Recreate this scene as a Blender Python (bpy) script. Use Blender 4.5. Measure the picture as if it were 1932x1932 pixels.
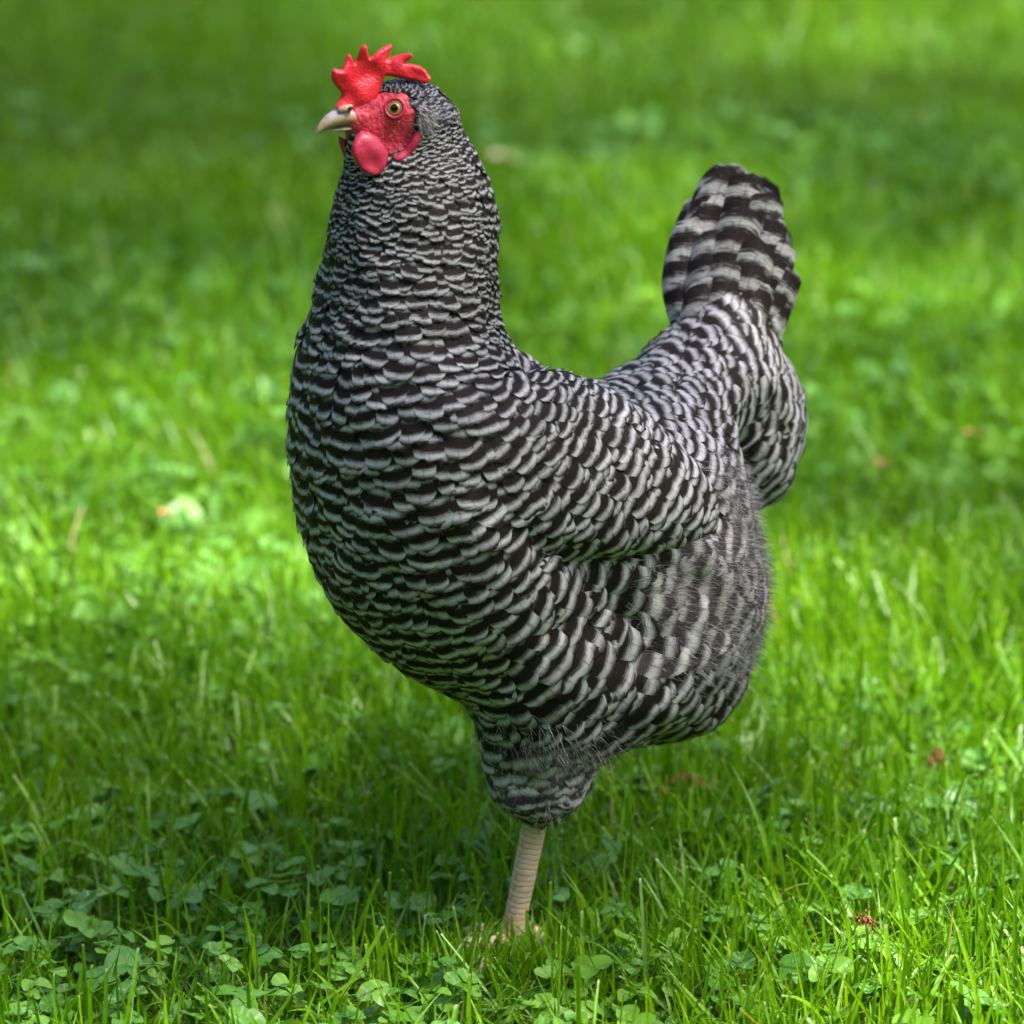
import bpy, math
import numpy as np
from mathutils import Vector
for o in list(bpy.data.objects): bpy.data.objects.remove(o)
scene = bpy.context.scene
R = math.radians
rng = np.random.default_rng(7)

# ------------------------------------------------------------------ camera
PITCH = R(17.0); D = 2.30; FW = 0.52; NP = 1932.0
s_, c_ = math.sin(PITCH), math.cos(PITCH)
FWD = np.array([0, c_, -s_]); UP = np.array([0, s_, c_]); RT = np.array([1.0, 0, 0])
CEN = np.array([0, 0.227*s_ - 0.05*c_, 0.227*c_ + 0.05*s_])
CAM = CEN - D*FWD
cam_d = bpy.data.cameras.new("camera"); cam = bpy.data.objects.new("camera", cam_d)
scene.collection.objects.link(cam); scene.camera = cam
cam.location = CAM; cam.rotation_euler = (math.pi/2 - PITCH, 0, 0)
cam_d.sensor_width = 36; cam_d.lens = 36*D/FW
cam_d.clip_start = 0.05; cam_d.clip_end = 2000
cam_d.dof.use_dof = True; cam_d.dof.focus_distance = D - 0.062; cam_d.dof.aperture_fstop = 7.0
# ------------------------------------------------------------------ light
SUN_EL, SUN_AZ = R(58), R(112)      # azimuth from +Y (north) clockwise to +X
world = bpy.data.worlds.new("World"); scene.world = world; world.use_nodes = True
nt = world.node_tree; nt.nodes.clear()
sky = nt.nodes.new('ShaderNodeTexSky'); sky.sky_type = 'NISHITA'; sky.sun_disc = False
sky.sun_elevation = SUN_EL; sky.sun_rotation = SUN_AZ; sky.dust_density = 3.0; sky.air_density = 1.0
bg = nt.nodes.new('ShaderNodeBackground'); bg.inputs[1].default_value = 0.12
wo = nt.nodes.new('ShaderNodeOutputWorld')
nt.links.new(sky.outputs[0], bg.inputs[0]); nt.links.new(bg.outputs[0], wo.inputs[0])
sd = bpy.data.lights.new("sun", 'SUN'); sd.energy = 5.0; sd.angle = R(1.2); sd.color = (1, 0.96, 0.88)
sun = bpy.data.objects.new("sun", sd); scene.collection.objects.link(sun)
sdir = Vector((math.sin(SUN_AZ)*math.cos(SUN_EL), math.cos(SUN_AZ)*math.cos(SUN_EL), math.sin(SUN_EL)))
sun.rotation_euler = sdir.to_track_quat('Z', 'Y').to_euler(); sun.location = sdir*20
scene.view_settings.view_transform = 'Standard'; scene.view_settings.look = 'None'
scene.view_settings.exposure = 2.16; scene.view_settings.gamma = 1

# ------------------------------------------------------------------ helpers
def E(px, py, y):
    """picture position + world depth y -> world point"""
    a = (px - NP/2)/NP*FW/D; b = -(py - NP/2)/NP*FW/D
    d = FWD + RT*a + UP*b
    return CAM + d*((y - CAM[1])/d[1])
def project(P):
    v = P - CAM; t = v@FWD
    return np.stack([(v@RT)/t*D/FW*NP + NP/2, NP/2 - (v@UP)/t*D/FW*NP], -1)
def norm(v): return v/np.maximum(np.linalg.norm(v, axis=-1, keepdims=True), 1e-9)

def mesh_obj(name, V, F, mat=None, parent=None, attrs=None, smooth=True, mats=None, fmat=None):
    """F: (n,3) or (n,4) int array, or a list of such arrays"""
    me = bpy.data.meshes.new(name)
    Fs = F if isinstance(F, list) else [F]
    nf = sum(len(f) for f in Fs); loops = np.concatenate([f.ravel() for f in Fs]).astype(np.int32)
    tot = np.concatenate([np.full(len(f), f.shape[1], np.int32) for f in Fs])
    st = np.concatenate([[0], np.cumsum(tot)[:-1]]).astype(np.int32)
    me.vertices.add(len(V)); me.vertices.foreach_set('co', np.asarray(V, np.float32).ravel())
    me.loops.add(len(loops)); me.loops.foreach_set('vertex_index', loops)
    me.polygons.add(nf); me.polygons.foreach_set('loop_start', st); me.polygons.foreach_set('loop_total', tot)
    me.update(calc_edges=True)
    me.polygons.foreach_set('use_smooth', np.full(nf, smooth))
    for k, a in (attrs or {}).items():
        a = np.asarray(a, np.float32)
        if a.ndim == 1:
            at = me.attributes.new(k, 'FLOAT', 'POINT'); at.data.foreach_set('value', a)
        else:
            at = me.attributes.new(k, 'FLOAT_VECTOR', 'POINT'); at.data.foreach_set('vector', a.ravel())
    if mat: me.materials.append(mat)
    for m in (mats or []): me.materials.append(m)
    if fmat is not None: me.polygons.foreach_set('material_index', np.asarray(fmat, np.int32))
    me.validate()
    o = bpy.data.objects.new(name, me); scene.collection.objects.link(o)
    if parent: o.parent = parent
    return o
def tag(o, label=None, cat=None, group=None, kind=None):
    if label: o['label'] = label
    if cat: o['category'] = cat
    if group: o['group'] = group
    if kind: o['kind'] = kind

class NT:
    def __init__(s, name):
        s.m = bpy.data.materials.new(name); s.m.use_nodes = True; s.t = s.m.node_tree; s.t.nodes.clear()
        s.out = s.n('ShaderNodeOutputMaterial')
    def n(s, ty, ins=None, **kw):
        nd = s.t.nodes.new(ty)
        for k, v in kw.items(): setattr(nd, k, v)
        for k, v in (ins or {}).items(): s.set(nd.inputs[k], v)
        return nd
    def set(s, sock, v):
        if isinstance(v, bpy.types.NodeSocket): s.t.links.new(v, sock)
        elif isinstance(v, bpy.types.Node): s.t.links.new(v.outputs[0], sock)
        else: sock.default_value = (*v, 1) if (isinstance(v, tuple) and len(v) == 3 and sock.type == 'RGBA') else v
    def attr(s, name, out='Fac'): return s.n('ShaderNodeAttribute', attribute_name=name).outputs[out]
    def math(s, op, a, b=0.0, c=0.0):
        return s.n('ShaderNodeMath', {0: a, 1: b, 2: c}, operation=op).outputs[0]
    def noise(s, vec, scale, detail=3, rough=0.5):
        i = {'Scale': scale, 'Detail': detail, 'Roughness': rough}
        if vec is not None: i['Vector'] = vec
        return s.n('ShaderNodeTexNoise', i).outputs[0]
    def ramp(s, fac, stops, interp='LINEAR'):
        r = s.n('ShaderNodeValToRGB', {0: fac}); e = r.color_ramp.elements; r.color_ramp.interpolation = interp
        while len(e) < len(stops): e.new(0.5)
        for k, (p, c) in enumerate(stops): e[k].position = p; e[k].color = (*c, 1) if not np.isscalar(c) else (c, c, c, 1)
        return r.outputs[0]
    def mix(s, f, a, b, bt='MIX'):
        n = s.n('ShaderNodeMix', data_type='RGBA', blend_type=bt)
        s.set(n.inputs[0], f); s.set(n.inputs[6], a); s.set(n.inputs[7], b); return n.outputs[2]
    def bump(s, h, strength=0.4, dist=0.001):
        return s.n('ShaderNodeBump', {'Height': h, 'Strength': strength, 'Distance': dist}).outputs[0]
    def done(s, sh): s.t.links.new(sh.outputs[0] if isinstance(sh, bpy.types.Node) else sh, s.out.inputs[0]); return s.m

# ------------------------------------------------------------------ materials
def mat_feather(name, dark, light, lo=0.30, hi=0.74, soft=0.07, nz=0.10, rough=0.55, edge=3.2):
    t = NT(name)
    ph = t.attr('phase'); fu = t.attr('fu'); seed = t.attr('seed')
    # barb streaks: run outwards from the shaft
    fl = t.attr('fl')
    au = t.math('ABSOLUTE', fu)
    q = t.math('SUBTRACT', fl, t.math('MULTIPLY', au, 3.0))       # millimetres along, minus barb slant
    comb = t.n('ShaderNodeCombineXYZ', {0: t.math('MULTIPLY', q, 1.6), 1: t.math('MULTIPLY', fu, 0.5), 2: t.math('MULTIPLY', seed, 37.0)})
    st = t.noise(comb, 1.6, 3, 0.6)
    geo = t.n('ShaderNodeNewGeometry')
    nb = t.noise(geo.outputs['Position'], 160, 3, 0.6)
    p = t.math('ADD', ph, t.math('MULTIPLY', t.math('SUBTRACT', st, 0.5), nz*3.0))
    p = t.math('ADD', p, t.math('MULTIPLY', t.math('SUBTRACT', nb, 0.5), nz*1.4))
    fr = t.math('FRACT', p)
    m = t.ramp(fr, [(lo-soft, 0.0), (lo+soft, 1.0), (hi-soft, 1.0), (hi+soft, 0.0)], 'EASE')
    lc = t.ramp(t.math('ADD', t.math('MULTIPLY', nb, 0.5), t.math('MULTIPLY', seed, 0.5)), [(0.2, tuple(x*0.62 for x in light)), (0.75, light)])
    dc = t.ramp(st, [(0.3, dark), (0.8, tuple(x*2.3 for x in dark))])
    col = t.mix(m, dc, lc)
    shaft = t.ramp(au, [(0.0, 0.0), (0.07, 1.0)])
    col = t.mix(t.math('MULTIPLY', t.math('SUBTRACT', 1.0, shaft), 0.45), col, tuple(x*3 for x in dark))
    h = t.math('ADD', t.math('MULTIPLY', st, 0.8), t.math('MULTIPLY', nb, 0.6))
    te = t.attr('te')
    al = t.ramp(t.math('ADD', t.math('MULTIPLY', t.math('SUBTRACT', st, 0.5), 1.1), t.math('MULTIPLY', te, edge)), [(0.18, 0.0), (0.42, 1.0)])
    b = t.n('ShaderNodeBsdfPrincipled', {'Base Color': col, 'Roughness': rough, 'Specular IOR Level': 0.09,
        'Sheen Weight': 0.0, 'Sheen Roughness': 0.5, 'Normal': t.bump(h, 0.55, 0.0006)})
    tr = t.n('ShaderNodeBsdfTranslucent', {0: col})
    mx = t.n('ShaderNodeMixShader', {0: 0.12, 1: b.outputs[0], 2: tr.outputs[0]})
    mx = t.n('ShaderNodeMixShader', {0: al, 1: t.n('ShaderNodeBsdfTransparent').outputs[0], 2: mx.outputs[0]})
    return t.done(mx)
M_FEATH = mat_feather('barred feather', (0.007, 0.005, 0.0045), (0.42, 0.415, 0.415), lo=0.47, hi=0.74, soft=0.16, nz=0.15, edge=2.5)
M_HACK = mat_feather('hackle feather', (0.007, 0.0055, 0.005), (0.35, 0.345, 0.345), lo=0.50, hi=0.74, soft=0.13, nz=0.26)
M_WING = mat_feather('wing feather', (0.010, 0.007, 0.006), (0.48, 0.465, 0.475), lo=0.42, hi=0.73, soft=0.16, nz=0.15, edge=2.6)
M_TAIL = mat_feather('tail feather', (0.011, 0.008, 0.008), (0.46, 0.445, 0.43), lo=0.40, hi=0.66, soft=0.13, nz=0.38, edge=5.0)
M_FLUFF = mat_feather('fluff feather', (0.034, 0.027, 0.029), (0.54, 0.51, 0.51), lo=0.34, hi=0.72, soft=0.14, nz=0.12, rough=0.8, edge=1.7)

def mat_body():
    t = NT('hen skin')
    sk = t.attr('skin'); leg = t.attr('leg'); geo = t.n('ShaderNodeNewGeometry'); P = geo.outputs['Position']
    n1 = t.noise(P, 260, 4, 0.6); n2 = t.noise(P, 900, 2, 0.5); n3 = t.noise(P, 70, 3, 0.5); n4 = t.noise(P, 170, 4, 0.7)
    vor = t.n('ShaderNodeTexVoronoi', {'Vector': P, 'Scale': 620.0}).outputs[0]
    red = t.ramp(n1, [(0.25, (0.27, 0.010, 0.022)), (0.55, (0.41, 0.020, 0.040)), (0.8, (0.52, 0.075, 0.10))])
    red = t.mix(t.ramp(vor, [(0.05, 0.5), (0.22, 0.0)]), red, (0.70, 0.30, 0.30))
    dark = (0.012, 0.010, 0.011)
    # leg scutes: plates along the shank
    lu = t.attr('legu'); la = t.attr('lega')
    brk = t.n('ShaderNodeTexBrick', {'Vector': t.n('ShaderNodeCombineXYZ', {0: t.math('ADD', la, t.math('MULTIPLY', n3, 0.5)), 1: t.math('ADD', lu, t.math('MULTIPLY', n3, 0.8)), 2: 0.0}).outputs[0], 'Scale': 1.0,
            'Mortar Size': 0.06, 'Mortar Smooth': 0.7, 'Brick Width': 2.6, 'Row Height': 0.42,
            'Color1': (1, 1, 1), 'Color2': (0.7, 0.7, 0.7), 'Mortar': (0, 0, 0)})
    bf = brk.outputs[0]
    lc = t.mix(t.math('MULTIPLY_ADD', bf, 0.65, 0.35), (0.26, 0.14, 0.08), t.ramp(n3, [(0.3, (0.56, 0.39, 0.24)), (0.7, (0.72, 0.58, 0.40))]))
    lc = t.mix(t.ramp(n1, [(0.55, 0.0), (0.75, 0.5)]), lc, (0.55, 0.40, 0.32))
    col = t.mix(leg, t.mix(sk, dark, red), lc)
    red = t.mix(t.ramp(n4, [(0.36, 0.7), (0.5, 0.0)]), red, (0.26, 0.012, 0.02)); col = t.mix(leg, t.mix(sk, dark, red), lc)
    h = t.math('ADD', t.math('MULTIPLY', t.math('ADD', t.math('ADD', t.math('MULTIPLY', vor, 0.7), n1), t.math('MULTIPLY', n4, 3.0)), sk), t.math('MULTIPLY', bf, t.math('MULTIPLY', leg, 1.2)))
    b = t.n('ShaderNodeBsdfPrincipled', {'Base Color': col, 'Roughness': 0.48, 'Specular IOR Level': 0.35, 'Subsurface Weight': 0.06,
        'Subsurface Radius': (0.003, 0.001, 0.0008), 'Normal': t.bump(h, 0.55, 0.0008)})
    return t.done(b)
M_BODY = mat_body()
def mat_comb(name, a, b_, c, sub=0.25, bmp=0.35):
    t = NT(name); geo = t.n('ShaderNodeNewGeometry'); P = geo.outputs['Position']
    n1 = t.noise(P, 330, 4, 0.6); n3 = t.noise(P, 60, 2, 0.5)
    vor = t.n('ShaderNodeTexVoronoi', {'Vector': P, 'Scale': 900.0}).outputs[0]
    col = t.ramp(t.math('ADD', t.math('MULTIPLY', n1, 0.55), t.math('MULTIPLY', n3, 0.45)), [(0.3, a), (0.55, b_), (0.75, c)])
    h = t.math('ADD', vor, n1)
    return t.done(t.n('ShaderNodeBsdfPrincipled', {'Base Color': col, 'Roughness': 0.42, 'Specular IOR Level': 0.4,
        'Subsurface Weight': sub, 'Subsurface Radius': (0.006, 0.0012, 0.001), 'Subsurface Scale': 0.6, 'Normal': t.bump(t.math('ADD', h, t.math('MULTIPLY', t.noise(P, 150, 4, 0.65), 1.2)), bmp, 0.0007)}))
M_COMB = mat_comb('comb', (0.36, 0.004, 0.012), (0.47, 0.007, 0.020), (0.52, 0.050, 0.070))
M_WATT = mat_comb('wattle', (0.24, 0.006, 0.024), (0.31, 0.014, 0.040), (0.42, 0.06, 0.085), 0.15, 0.16)
def mat_plain(name, col, rough=0.4, spec=0.5, coat=0.0):
    t = NT(name); geo = t.n('ShaderNodeNewGeometry'); n = t.noise(geo.outputs['Position'], 400, 3)
    c = t.ramp(n, [(0.3, tuple(x*0.75 for x in col)), (0.7, col)])
    return t.done(t.n('ShaderNodeBsdfPrincipled', {'Base Color': c, 'Roughness': rough, 'Specular IOR Level': spec, 'Coat Weight': coat, 'Coat Roughness': 0.03}))
def mat_beak():
    t = NT('beak horn'); v = t.attr('bv'); g = t.attr('bt'); geo = t.n('ShaderNodeNewGeometry'); n = t.noise(geo.outputs['Position'], 300, 4, 0.6)
    top = t.ramp(v, [(0.0, (0.44, 0.05, 0.06)), (0.30, (0.46, 0.08, 0.08)), (0.37, (0.30, 0.24, 0.27)), (0.6, (0.36, 0.33, 0.36)), (0.85, (0.46, 0.33, 0.17)), (1.0, (0.52, 0.40, 0.22))])
    low = t.ramp(v, [(0.0, (0.42, 0.07, 0.06)), (0.22, (0.42, 0.24, 0.14)), (0.6, (0.40, 0.28, 0.15)), (1.0, (0.46, 0.34, 0.16))])
    col = t.mix(t.ramp(t.math('ADD', g, t.math('MULTIPLY', t.math('SUBTRACT', n, 0.5), 0.8)), [(0.5, 0.0), (0.8, 1.0)]), low, top)
    col = t.mix(t.ramp(n, [(0.53, 0.0), (0.66, 0.6)]), col, (0.15, 0.09, 0.05)); n5 = t.noise(geo.outputs['Position'], 130, 3, 0.6); col = t.mix(t.ramp(n5, [(0.5, 0.0), (0.62, 0.5)]), col, (0.30, 0.20, 0.10))
    return t.done(t.n('ShaderNodeBsdfPrincipled', {'Base Color': t.mix(1.0, col, (0.72, 0.70, 0.68), 'MULTIPLY'), 'Roughness': 0.42, 'Normal': t.bump(n, 0.4, 0.0005)}))
def mat_leaf(name, stops, trans, gloss_rough=0.35, spec=0.35, vein=False, trcol=(1.25, 1.15, 0.45)):
    t = NT(name); tint = t.attr('tint'); fl = t.attr('fl'); geo = t.n('ShaderNodeNewGeometry')
    col = t.ramp(tint, stops)
    pn = t.noise(geo.outputs['Position'], 2.2, 2, 0.5)
    col = t.mix(1.0, col, t.ramp(pn, [(0.32, (0.80, 0.86, 0.95)), (0.68, (1.12, 1.05, 0.85))]), 'MULTIPLY')
    fn = t.noise(geo.outputs['Position'], 300, 3, 0.5)
    col = t.mix(1.0, col, t.ramp(fn, [(0.3, 0.86), (0.7, 1.1)]), 'MULTIPLY')
    if vein:
        fu = t.attr('fu')
        w = t.math('ABSOLUTE', t.math('SUBTRACT', t.math('ADD', fl, t.math('MULTIPLY', t.math('ABSOLUTE', fu), -0.35)), 0.40))
        col = t.mix(t.math('MULTIPLY', t.ramp(w, [(0.03, 0.42), (0.10, 0.0)]), t.attr('mark')), col, (0.34, 0.48, 0.28))
        col = t.mix(t.ramp(t.math('ABSOLUTE', fu), [(0.0, 0.35), (0.05, 0.0)]), col, (0.30, 0.45, 0.18))
    else:
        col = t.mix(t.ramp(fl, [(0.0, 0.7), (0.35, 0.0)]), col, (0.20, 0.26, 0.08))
        tip = t.math('MULTIPLY', t.ramp(fl, [(0.965, 0.0), (1.0, 0.8)]), t.attr('cut'))
        col = t.mix(tip, col, (0.50, 0.46, 0.26))
    b = t.n('ShaderNodeBsdfPrincipled', {'Base Color': col, 'Roughness': gloss_rough, 'Specular IOR Level': spec, 'Normal': t.bump(fn, 0.25, 0.0005)})
    tc = t.mix(1.0, col, trcol, 'MULTIPLY')
    tr = t.n('ShaderNodeBsdfTranslucent', {0: tc})
    return t.done(t.n('ShaderNodeMixShader', {0: trans, 1: b.outputs[0], 2: tr.outputs[0]}))
M_GRASS = mat_leaf('grass blade', [(0.0, (0.055, 0.155, 0.006)), (0.4, (0.110, 0.275, 0.006)), (0.8, (0.185, 0.37, 0.008)), (0.93, (0.20, 0.36, 0.06)), (1.0, (0.42, 0.38, 0.17))], 0.45, 0.34, 0.36, trcol=(1.3, 1.25, 0.35))
M_CLOV = mat_leaf('clover leaf', [(0.0, (0.055, 0.17, 0.022)), (0.5, (0.10, 0.25, 0.032)), (1.0, (0.15, 0.31, 0.030))], 0.32, 0.40, 0.30, True, (1.2, 1.15, 0.5))
def mat_ground():
    t = NT('lawn soil'); geo = t.n('ShaderNodeNewGeometry'); P = geo.outputs['Position']
    n = t.noise(P, 60, 5, 0.65); n2 = t.noise(P, 1.3, 3, 0.5)
    col = t.ramp(n, [(0.3, (0.018, 0.040, 0.004)), (0.55, (0.045, 0.10, 0.007)), (0.8, (0.08, 0.17, 0.010))])
    col = t.mix(t.ramp(n2, [(0.45, 0.0), (0.7, 0.35)]), col, (0.035, 0.025, 0.014))
    return t.done(t.n('ShaderNodeBsdfPrincipled', {'Base Color': col, 'Roughness': 1.0, 'Specular IOR Level': 0.05, 'Normal': t.bump(n, 0.6, 0.01)}))

# ------------------------------------------------------------------ implicit shapes + surface nets
def surface_nets(f, o, h):
    nx, ny, nz = f.shape
    s = f < 0
    c = np.zeros((nx-1, ny-1, nz-1), np.int32); acc = np.zeros((nx-1, ny-1, nz-1, 3), np.float32)
    def corner(a, i, j, k): return a[i:nx-1+i, j:ny-1+j, k:nz-1+k]
    for ax in range(3):
        for p in (0, 1):
            for q in (0, 1):
                i0 = [0, 0, 0]; ot = [a for a in range(3) if a != ax]; i0[ot[0]] = p; i0[ot[1]] = q
                i1 = list(i0); i1[ax] = 1
                fa, fb = corner(f, *i0), corner(f, *i1); m = corner(s, *i0) != corner(s, *i1)
                idx = np.nonzero(m); tt = fa[idx]/(fa[idx]-fb[idx])
                c[idx] += 1
                v = np.tile(np.array(i0, np.float32), (len(tt), 1)); v[:, ax] += tt
                acc[idx] += v
    act = c > 0; ids = -np.ones(c.shape, np.int64); idx = np.nonzero(act); ids[idx] = np.arange(len(idx[0]))
    V = (np.stack(idx, -1) + acc[idx]/c[idx][:, None])*h + o
    Q = []
    for ax in range(3):
        ot = [(ax+1) % 3, (ax+2) % 3]
        sl0 = [slice(1, -1)]*3; sl0[ax] = slice(0, -1); sl1 = list(sl0); sl1[ax] = slice(1, None)
        a, b = s[tuple(sl0)], s[tuple(sl1)]
        for flip in (False, True):
            m = (a & ~b) if not flip else (~a & b)
            g = np.stack(np.nonzero(m), -1)
            if not len(g): continue
            g = g + 1; g[:, ax] -= 1
            e1 = np.zeros(3, int); e1[ot[0]] = 1; e2 = np.zeros(3, int); e2[ot[1]] = 1
            def I(x): return ids[x[:, 0], x[:, 1], x[:, 2]]
            q = np.stack([I(g-e1-e2), I(g-e2), I(g), I(g-e1)], -1)
            Q.append(q if not flip else q[:, ::-1])
    return V, np.concatenate(Q)

K = FW/NP
PSI = R(31); AX = np.array([math.cos(PSI), math.sin(PSI), 0]); LAT = np.array([-math.sin(PSI), math.cos(PSI), 0])
def yb(px): return (px - 1000)*K*math.tan(PSI)
class Ell:
    def __init__(s, px, py, y, r, yaw=PSI, pitch=0.0, roll=0.0):
        s.c = E(px, py, y); cy, sy = math.cos(yaw), math.sin(yaw); cp, sp = math.cos(pitch), math.sin(pitch)
        X = np.array([cy*cp, sy*cp, sp]); Z0 = np.array([-cy*sp, -sy*sp, cp]); Y0 = np.array([-sy, cy, 0])
        Y = Y0*math.cos(roll) + Z0*math.sin(roll); Z = -Y0*math.sin(roll) + Z0*math.cos(roll)
        s.M = np.stack([X, Y, Z]).astype(np.float32); s.r = np.array(r, np.float32); s.taper = 0.0
    def __call__(s, P):
        q = (P - s.c.astype(np.float32))@s.M.T
        if s.taper: q = q.copy(); q[..., 2] = q[..., 2]/(1 - s.taper*np.clip(q[..., 0]/s.r[0], -1, 1)) - 0.004*np.clip(q[..., 0]/s.r[0], -1, 1)
        k0 = np.linalg.norm(q/s.r, axis=-1); k1 = np.linalg.norm(q/s.r**2, axis=-1)
        return k0*(k0-1)/np.maximum(k1, 1e-6)
class Cap:
    def __init__(s, a, b, ra, rb): s.a, s.b, s.ra, s.rb = [np.asarray(x, np.float32) for x in (a, b, ra, rb)]
    def __call__(s, P):
        ab = s.b - s.a; t = np.clip(((P - s.a)@ab)/(ab@ab), 0, 1)
        return np.linalg.norm(P - s.a - t[..., None]*ab, axis=-1) - (s.ra + (s.rb - s.ra)*t)
class Col:
    """neck + breast: horizontal elliptic sections fitted to the outline"""
    def __init__(s, rows):
        T = []
        for (py, xl, xr, b, yoff, psi) in rows:
            cx = (xl+xr)/2; y = yoff; b = b*0.001
            L = E(xl, py, y); Rr = E(xr, py, y); X = (Rr[0]-L[0])/2
            a = math.sqrt(max(X*X - (b*math.sin(psi))**2, 1e-6))/math.cos(psi)
            T.append((E(cx, py, y)[2], (L[0]+Rr[0])/2, y, a, b, psi))
        T = np.array(sorted(T)); zz = np.linspace(T[0, 0], T[-1, 0], 300)
        s.z = zz; cols = [np.interp(zz, T[:, 0], T[:, k]) for k in range(1, 6)]
        g = np.exp(-np.linspace(-2, 2, 31)**2); g /= g.sum()
        s.cols = [np.convolve(np.pad(c, 15, 'edge'), g, 'valid') for c in cols]
    def __call__(s, P):
        z = P[..., 2]; cx, cy, a, b, ps = [np.interp(z, s.z, c).astype(np.float32) for c in s.cols]
        dx, dy = P[..., 0]-cx, P[..., 1]-cy
        u = dx*np.cos(ps)+dy*np.sin(ps); v = -dx*np.sin(ps)+dy*np.cos(ps)
        k0 = np.sqrt((u/a)**2+(v/b)**2); k1 = np.sqrt((u/a**2)**2+(v/b**2)**2)
        d = k0*(k0-1)/np.maximum(k1, 1e-6)
        over = np.maximum(np.maximum(z - s.z[-1], s.z[0] - z), -1)
        return np.maximum(d, over)
def smin(a, b, k):
    h = np.clip(0.5+0.5*(b-a)/k, 0, 1); return b*(1-h)+a*h - k*h*(1-h)

HY = -0.035; HYAW = R(20)
def yh(px): return HY + (px-745)*K*math.tan(HYAW)
rows = [ # py, left, right, half width mm, y, yaw
 (222, 770, 850, 9, -0.030, R(20)), (240, 735, 868, 14, -0.030, R(20)), (268, 672, 886, 22, -0.030, R(20)), (330, 640, 920, 33, -0.028, R(20)), (420, 622, 940, 39, -0.027, R(22)), (500, 609, 942, 45, -0.028, R(24)),
 (580, 590, 940, 52, -0.030, R(26)), (650, 563, 962, 61, -0.032, R(28)), (710, 550, 990, 68, -0.034, PSI), (780, 543, 1010, 74, -0.034, PSI),
 (880, 543, 1020, 79, -0.032, PSI), (960, 553, 1040, 80, -0.028, PSI), (1040, 575, 1060, 78, -0.022, PSI),
 (1110, 606, 1080, 74, -0.016, PSI), (1175, 656, 1100, 66, -0.010, PSI), (1230, 722, 1110, 56, -0.004, PSI), (1275, 800, 1110, 46, 0.0, PSI), (1310, 880, 1100, 36, 0.0, PSI), (1340, 930, 1080, 22, 0.0, PSI)]
P_col = Col(rows)
body_prims = [ # prim, blend
 (P_col, 0), (Ell(1058, 965, yb(1070)+0.004, (0.100, 0.069, 0.062)), 0.03),
 (Ell(1224, 1126, yb(1224)-0.006, (0.060, 0.055, 0.061), pitch=R(-8)), 0.026),
 (Ell(1120, 1270, yb(1120)-0.02, (0.052, 0.042, 0.040), pitch=R(14)), 0.03),
 (Ell(1270, 1288, yb(1270)+0.0, (0.034, 0.040, 0.024), pitch=R(22)), 0.02),
 (Cap(E(1010, 1230, -0.035), E(1012, 1420, -0.012), 0.030, 0.023), 0.022),
 (Ell(1020, 1455, -0.010, (0.0275, 0.027, 0.0255)), 0.006),
 (Ell(1368, 798, yb(1360)+0.066, (0.043, 0.038, 0.052), pitch=R(10)), 0.006),
 (Ell(1316, 1070, yb(1316)-0.018, (0.026, 0.030, 0.036)), 0.012),
 (Ell(1232, 790, yb(1235)+0.034, (0.050, 0.040, 0.026), pitch=R(32)), 0.028),
 (Cap(E(1352, 700, yb(1352)+0.048), E(1385, 560, yb(1400)+0.055), 0.027, 0.013), 0.025),
]
head_prims = [
 (Ell(748, 210, yh(748), (0.0165, 0.0150, 0.0150), yaw=HYAW), 0.012),
 (Ell(790, 220, yh(790), (0.0165, 0.0165, 0.0160), yaw=HYAW), 0.012),
 (Ell(697, 215, yh(697), (0.0165, 0.0085, 0.0082), yaw=HYAW), 0.008),
 (Ell(712, 248, yh(712), (0.0150, 0.0095, 0.0095), yaw=HYAW, pitch=R(-18)), 0.008),
 (Ell(690, 275, yh(700), (0.0100, 0.0075, 0.0150), yaw=HYAW), 0.010),
]
TOE0 = E(972, 1785, 0.0); TOE0 = np.array([TOE0[0], 0.0, 0.016]); SH0 = E(1014, 1530, -0.006)
FOOTP = E(958, 1812, 0.0)
leg_prims = [Cap(SH0, FOOTP + np.array([0, 0, 0.003]), 0.0065, 0.0057), Cap(FOOTP+np.array([0, 0, 0.012]), FOOTP, 0.0066, 0.0078)]
hd = np.array([-math.cos(R(35)), -math.sin(R(35)), 0])
for ang, L in ((-32, 0.034), (2, 0.044), (34, 0.034), (165, 0.020)):
    a = R(ang); dd = np.array([hd[0]*math.cos(a)-hd[1]*math.sin(a), hd[0]*math.sin(a)+hd[1]*math.cos(a), 0])
    mid = FOOTP + dd*L*0.45; mid[2] = 0.0095; end = FOOTP + dd*L; end[2] = 0.005; tip = end + dd*0.009; tip[2] = 0.001
    leg_prims += [Cap(FOOTP, mid, 0.0055, 0.0046), Cap(mid, end, 0.0048, 0.0034), Cap(end, tip, 0.0026, 0.0006)]
P_wing = Ell(1118, 894, yb(1135)-0.066, (0.086, 0.022, 0.042), yaw=PSI+R(5), pitch=R(-28), roll=R(-12))
P_wing2 = Ell(1118, 894, 0, (1, 1, 1))
mc = E(1118, 894, yb(1135)-0.066); dlat = (mc - E(1070, 950, yb(1070)))@LAT
P_wing2.c = mc - 2*dlat*LAT; P_wing2.r = P_wing.r; P_wing.taper = P_wing2.taper = 0.34
Rm = np.eye(3) - 2*np.outer(LAT, LAT); P_wing2.M = (P_wing.M@Rm).astype(np.float32)
INSET = 0.0018
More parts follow.
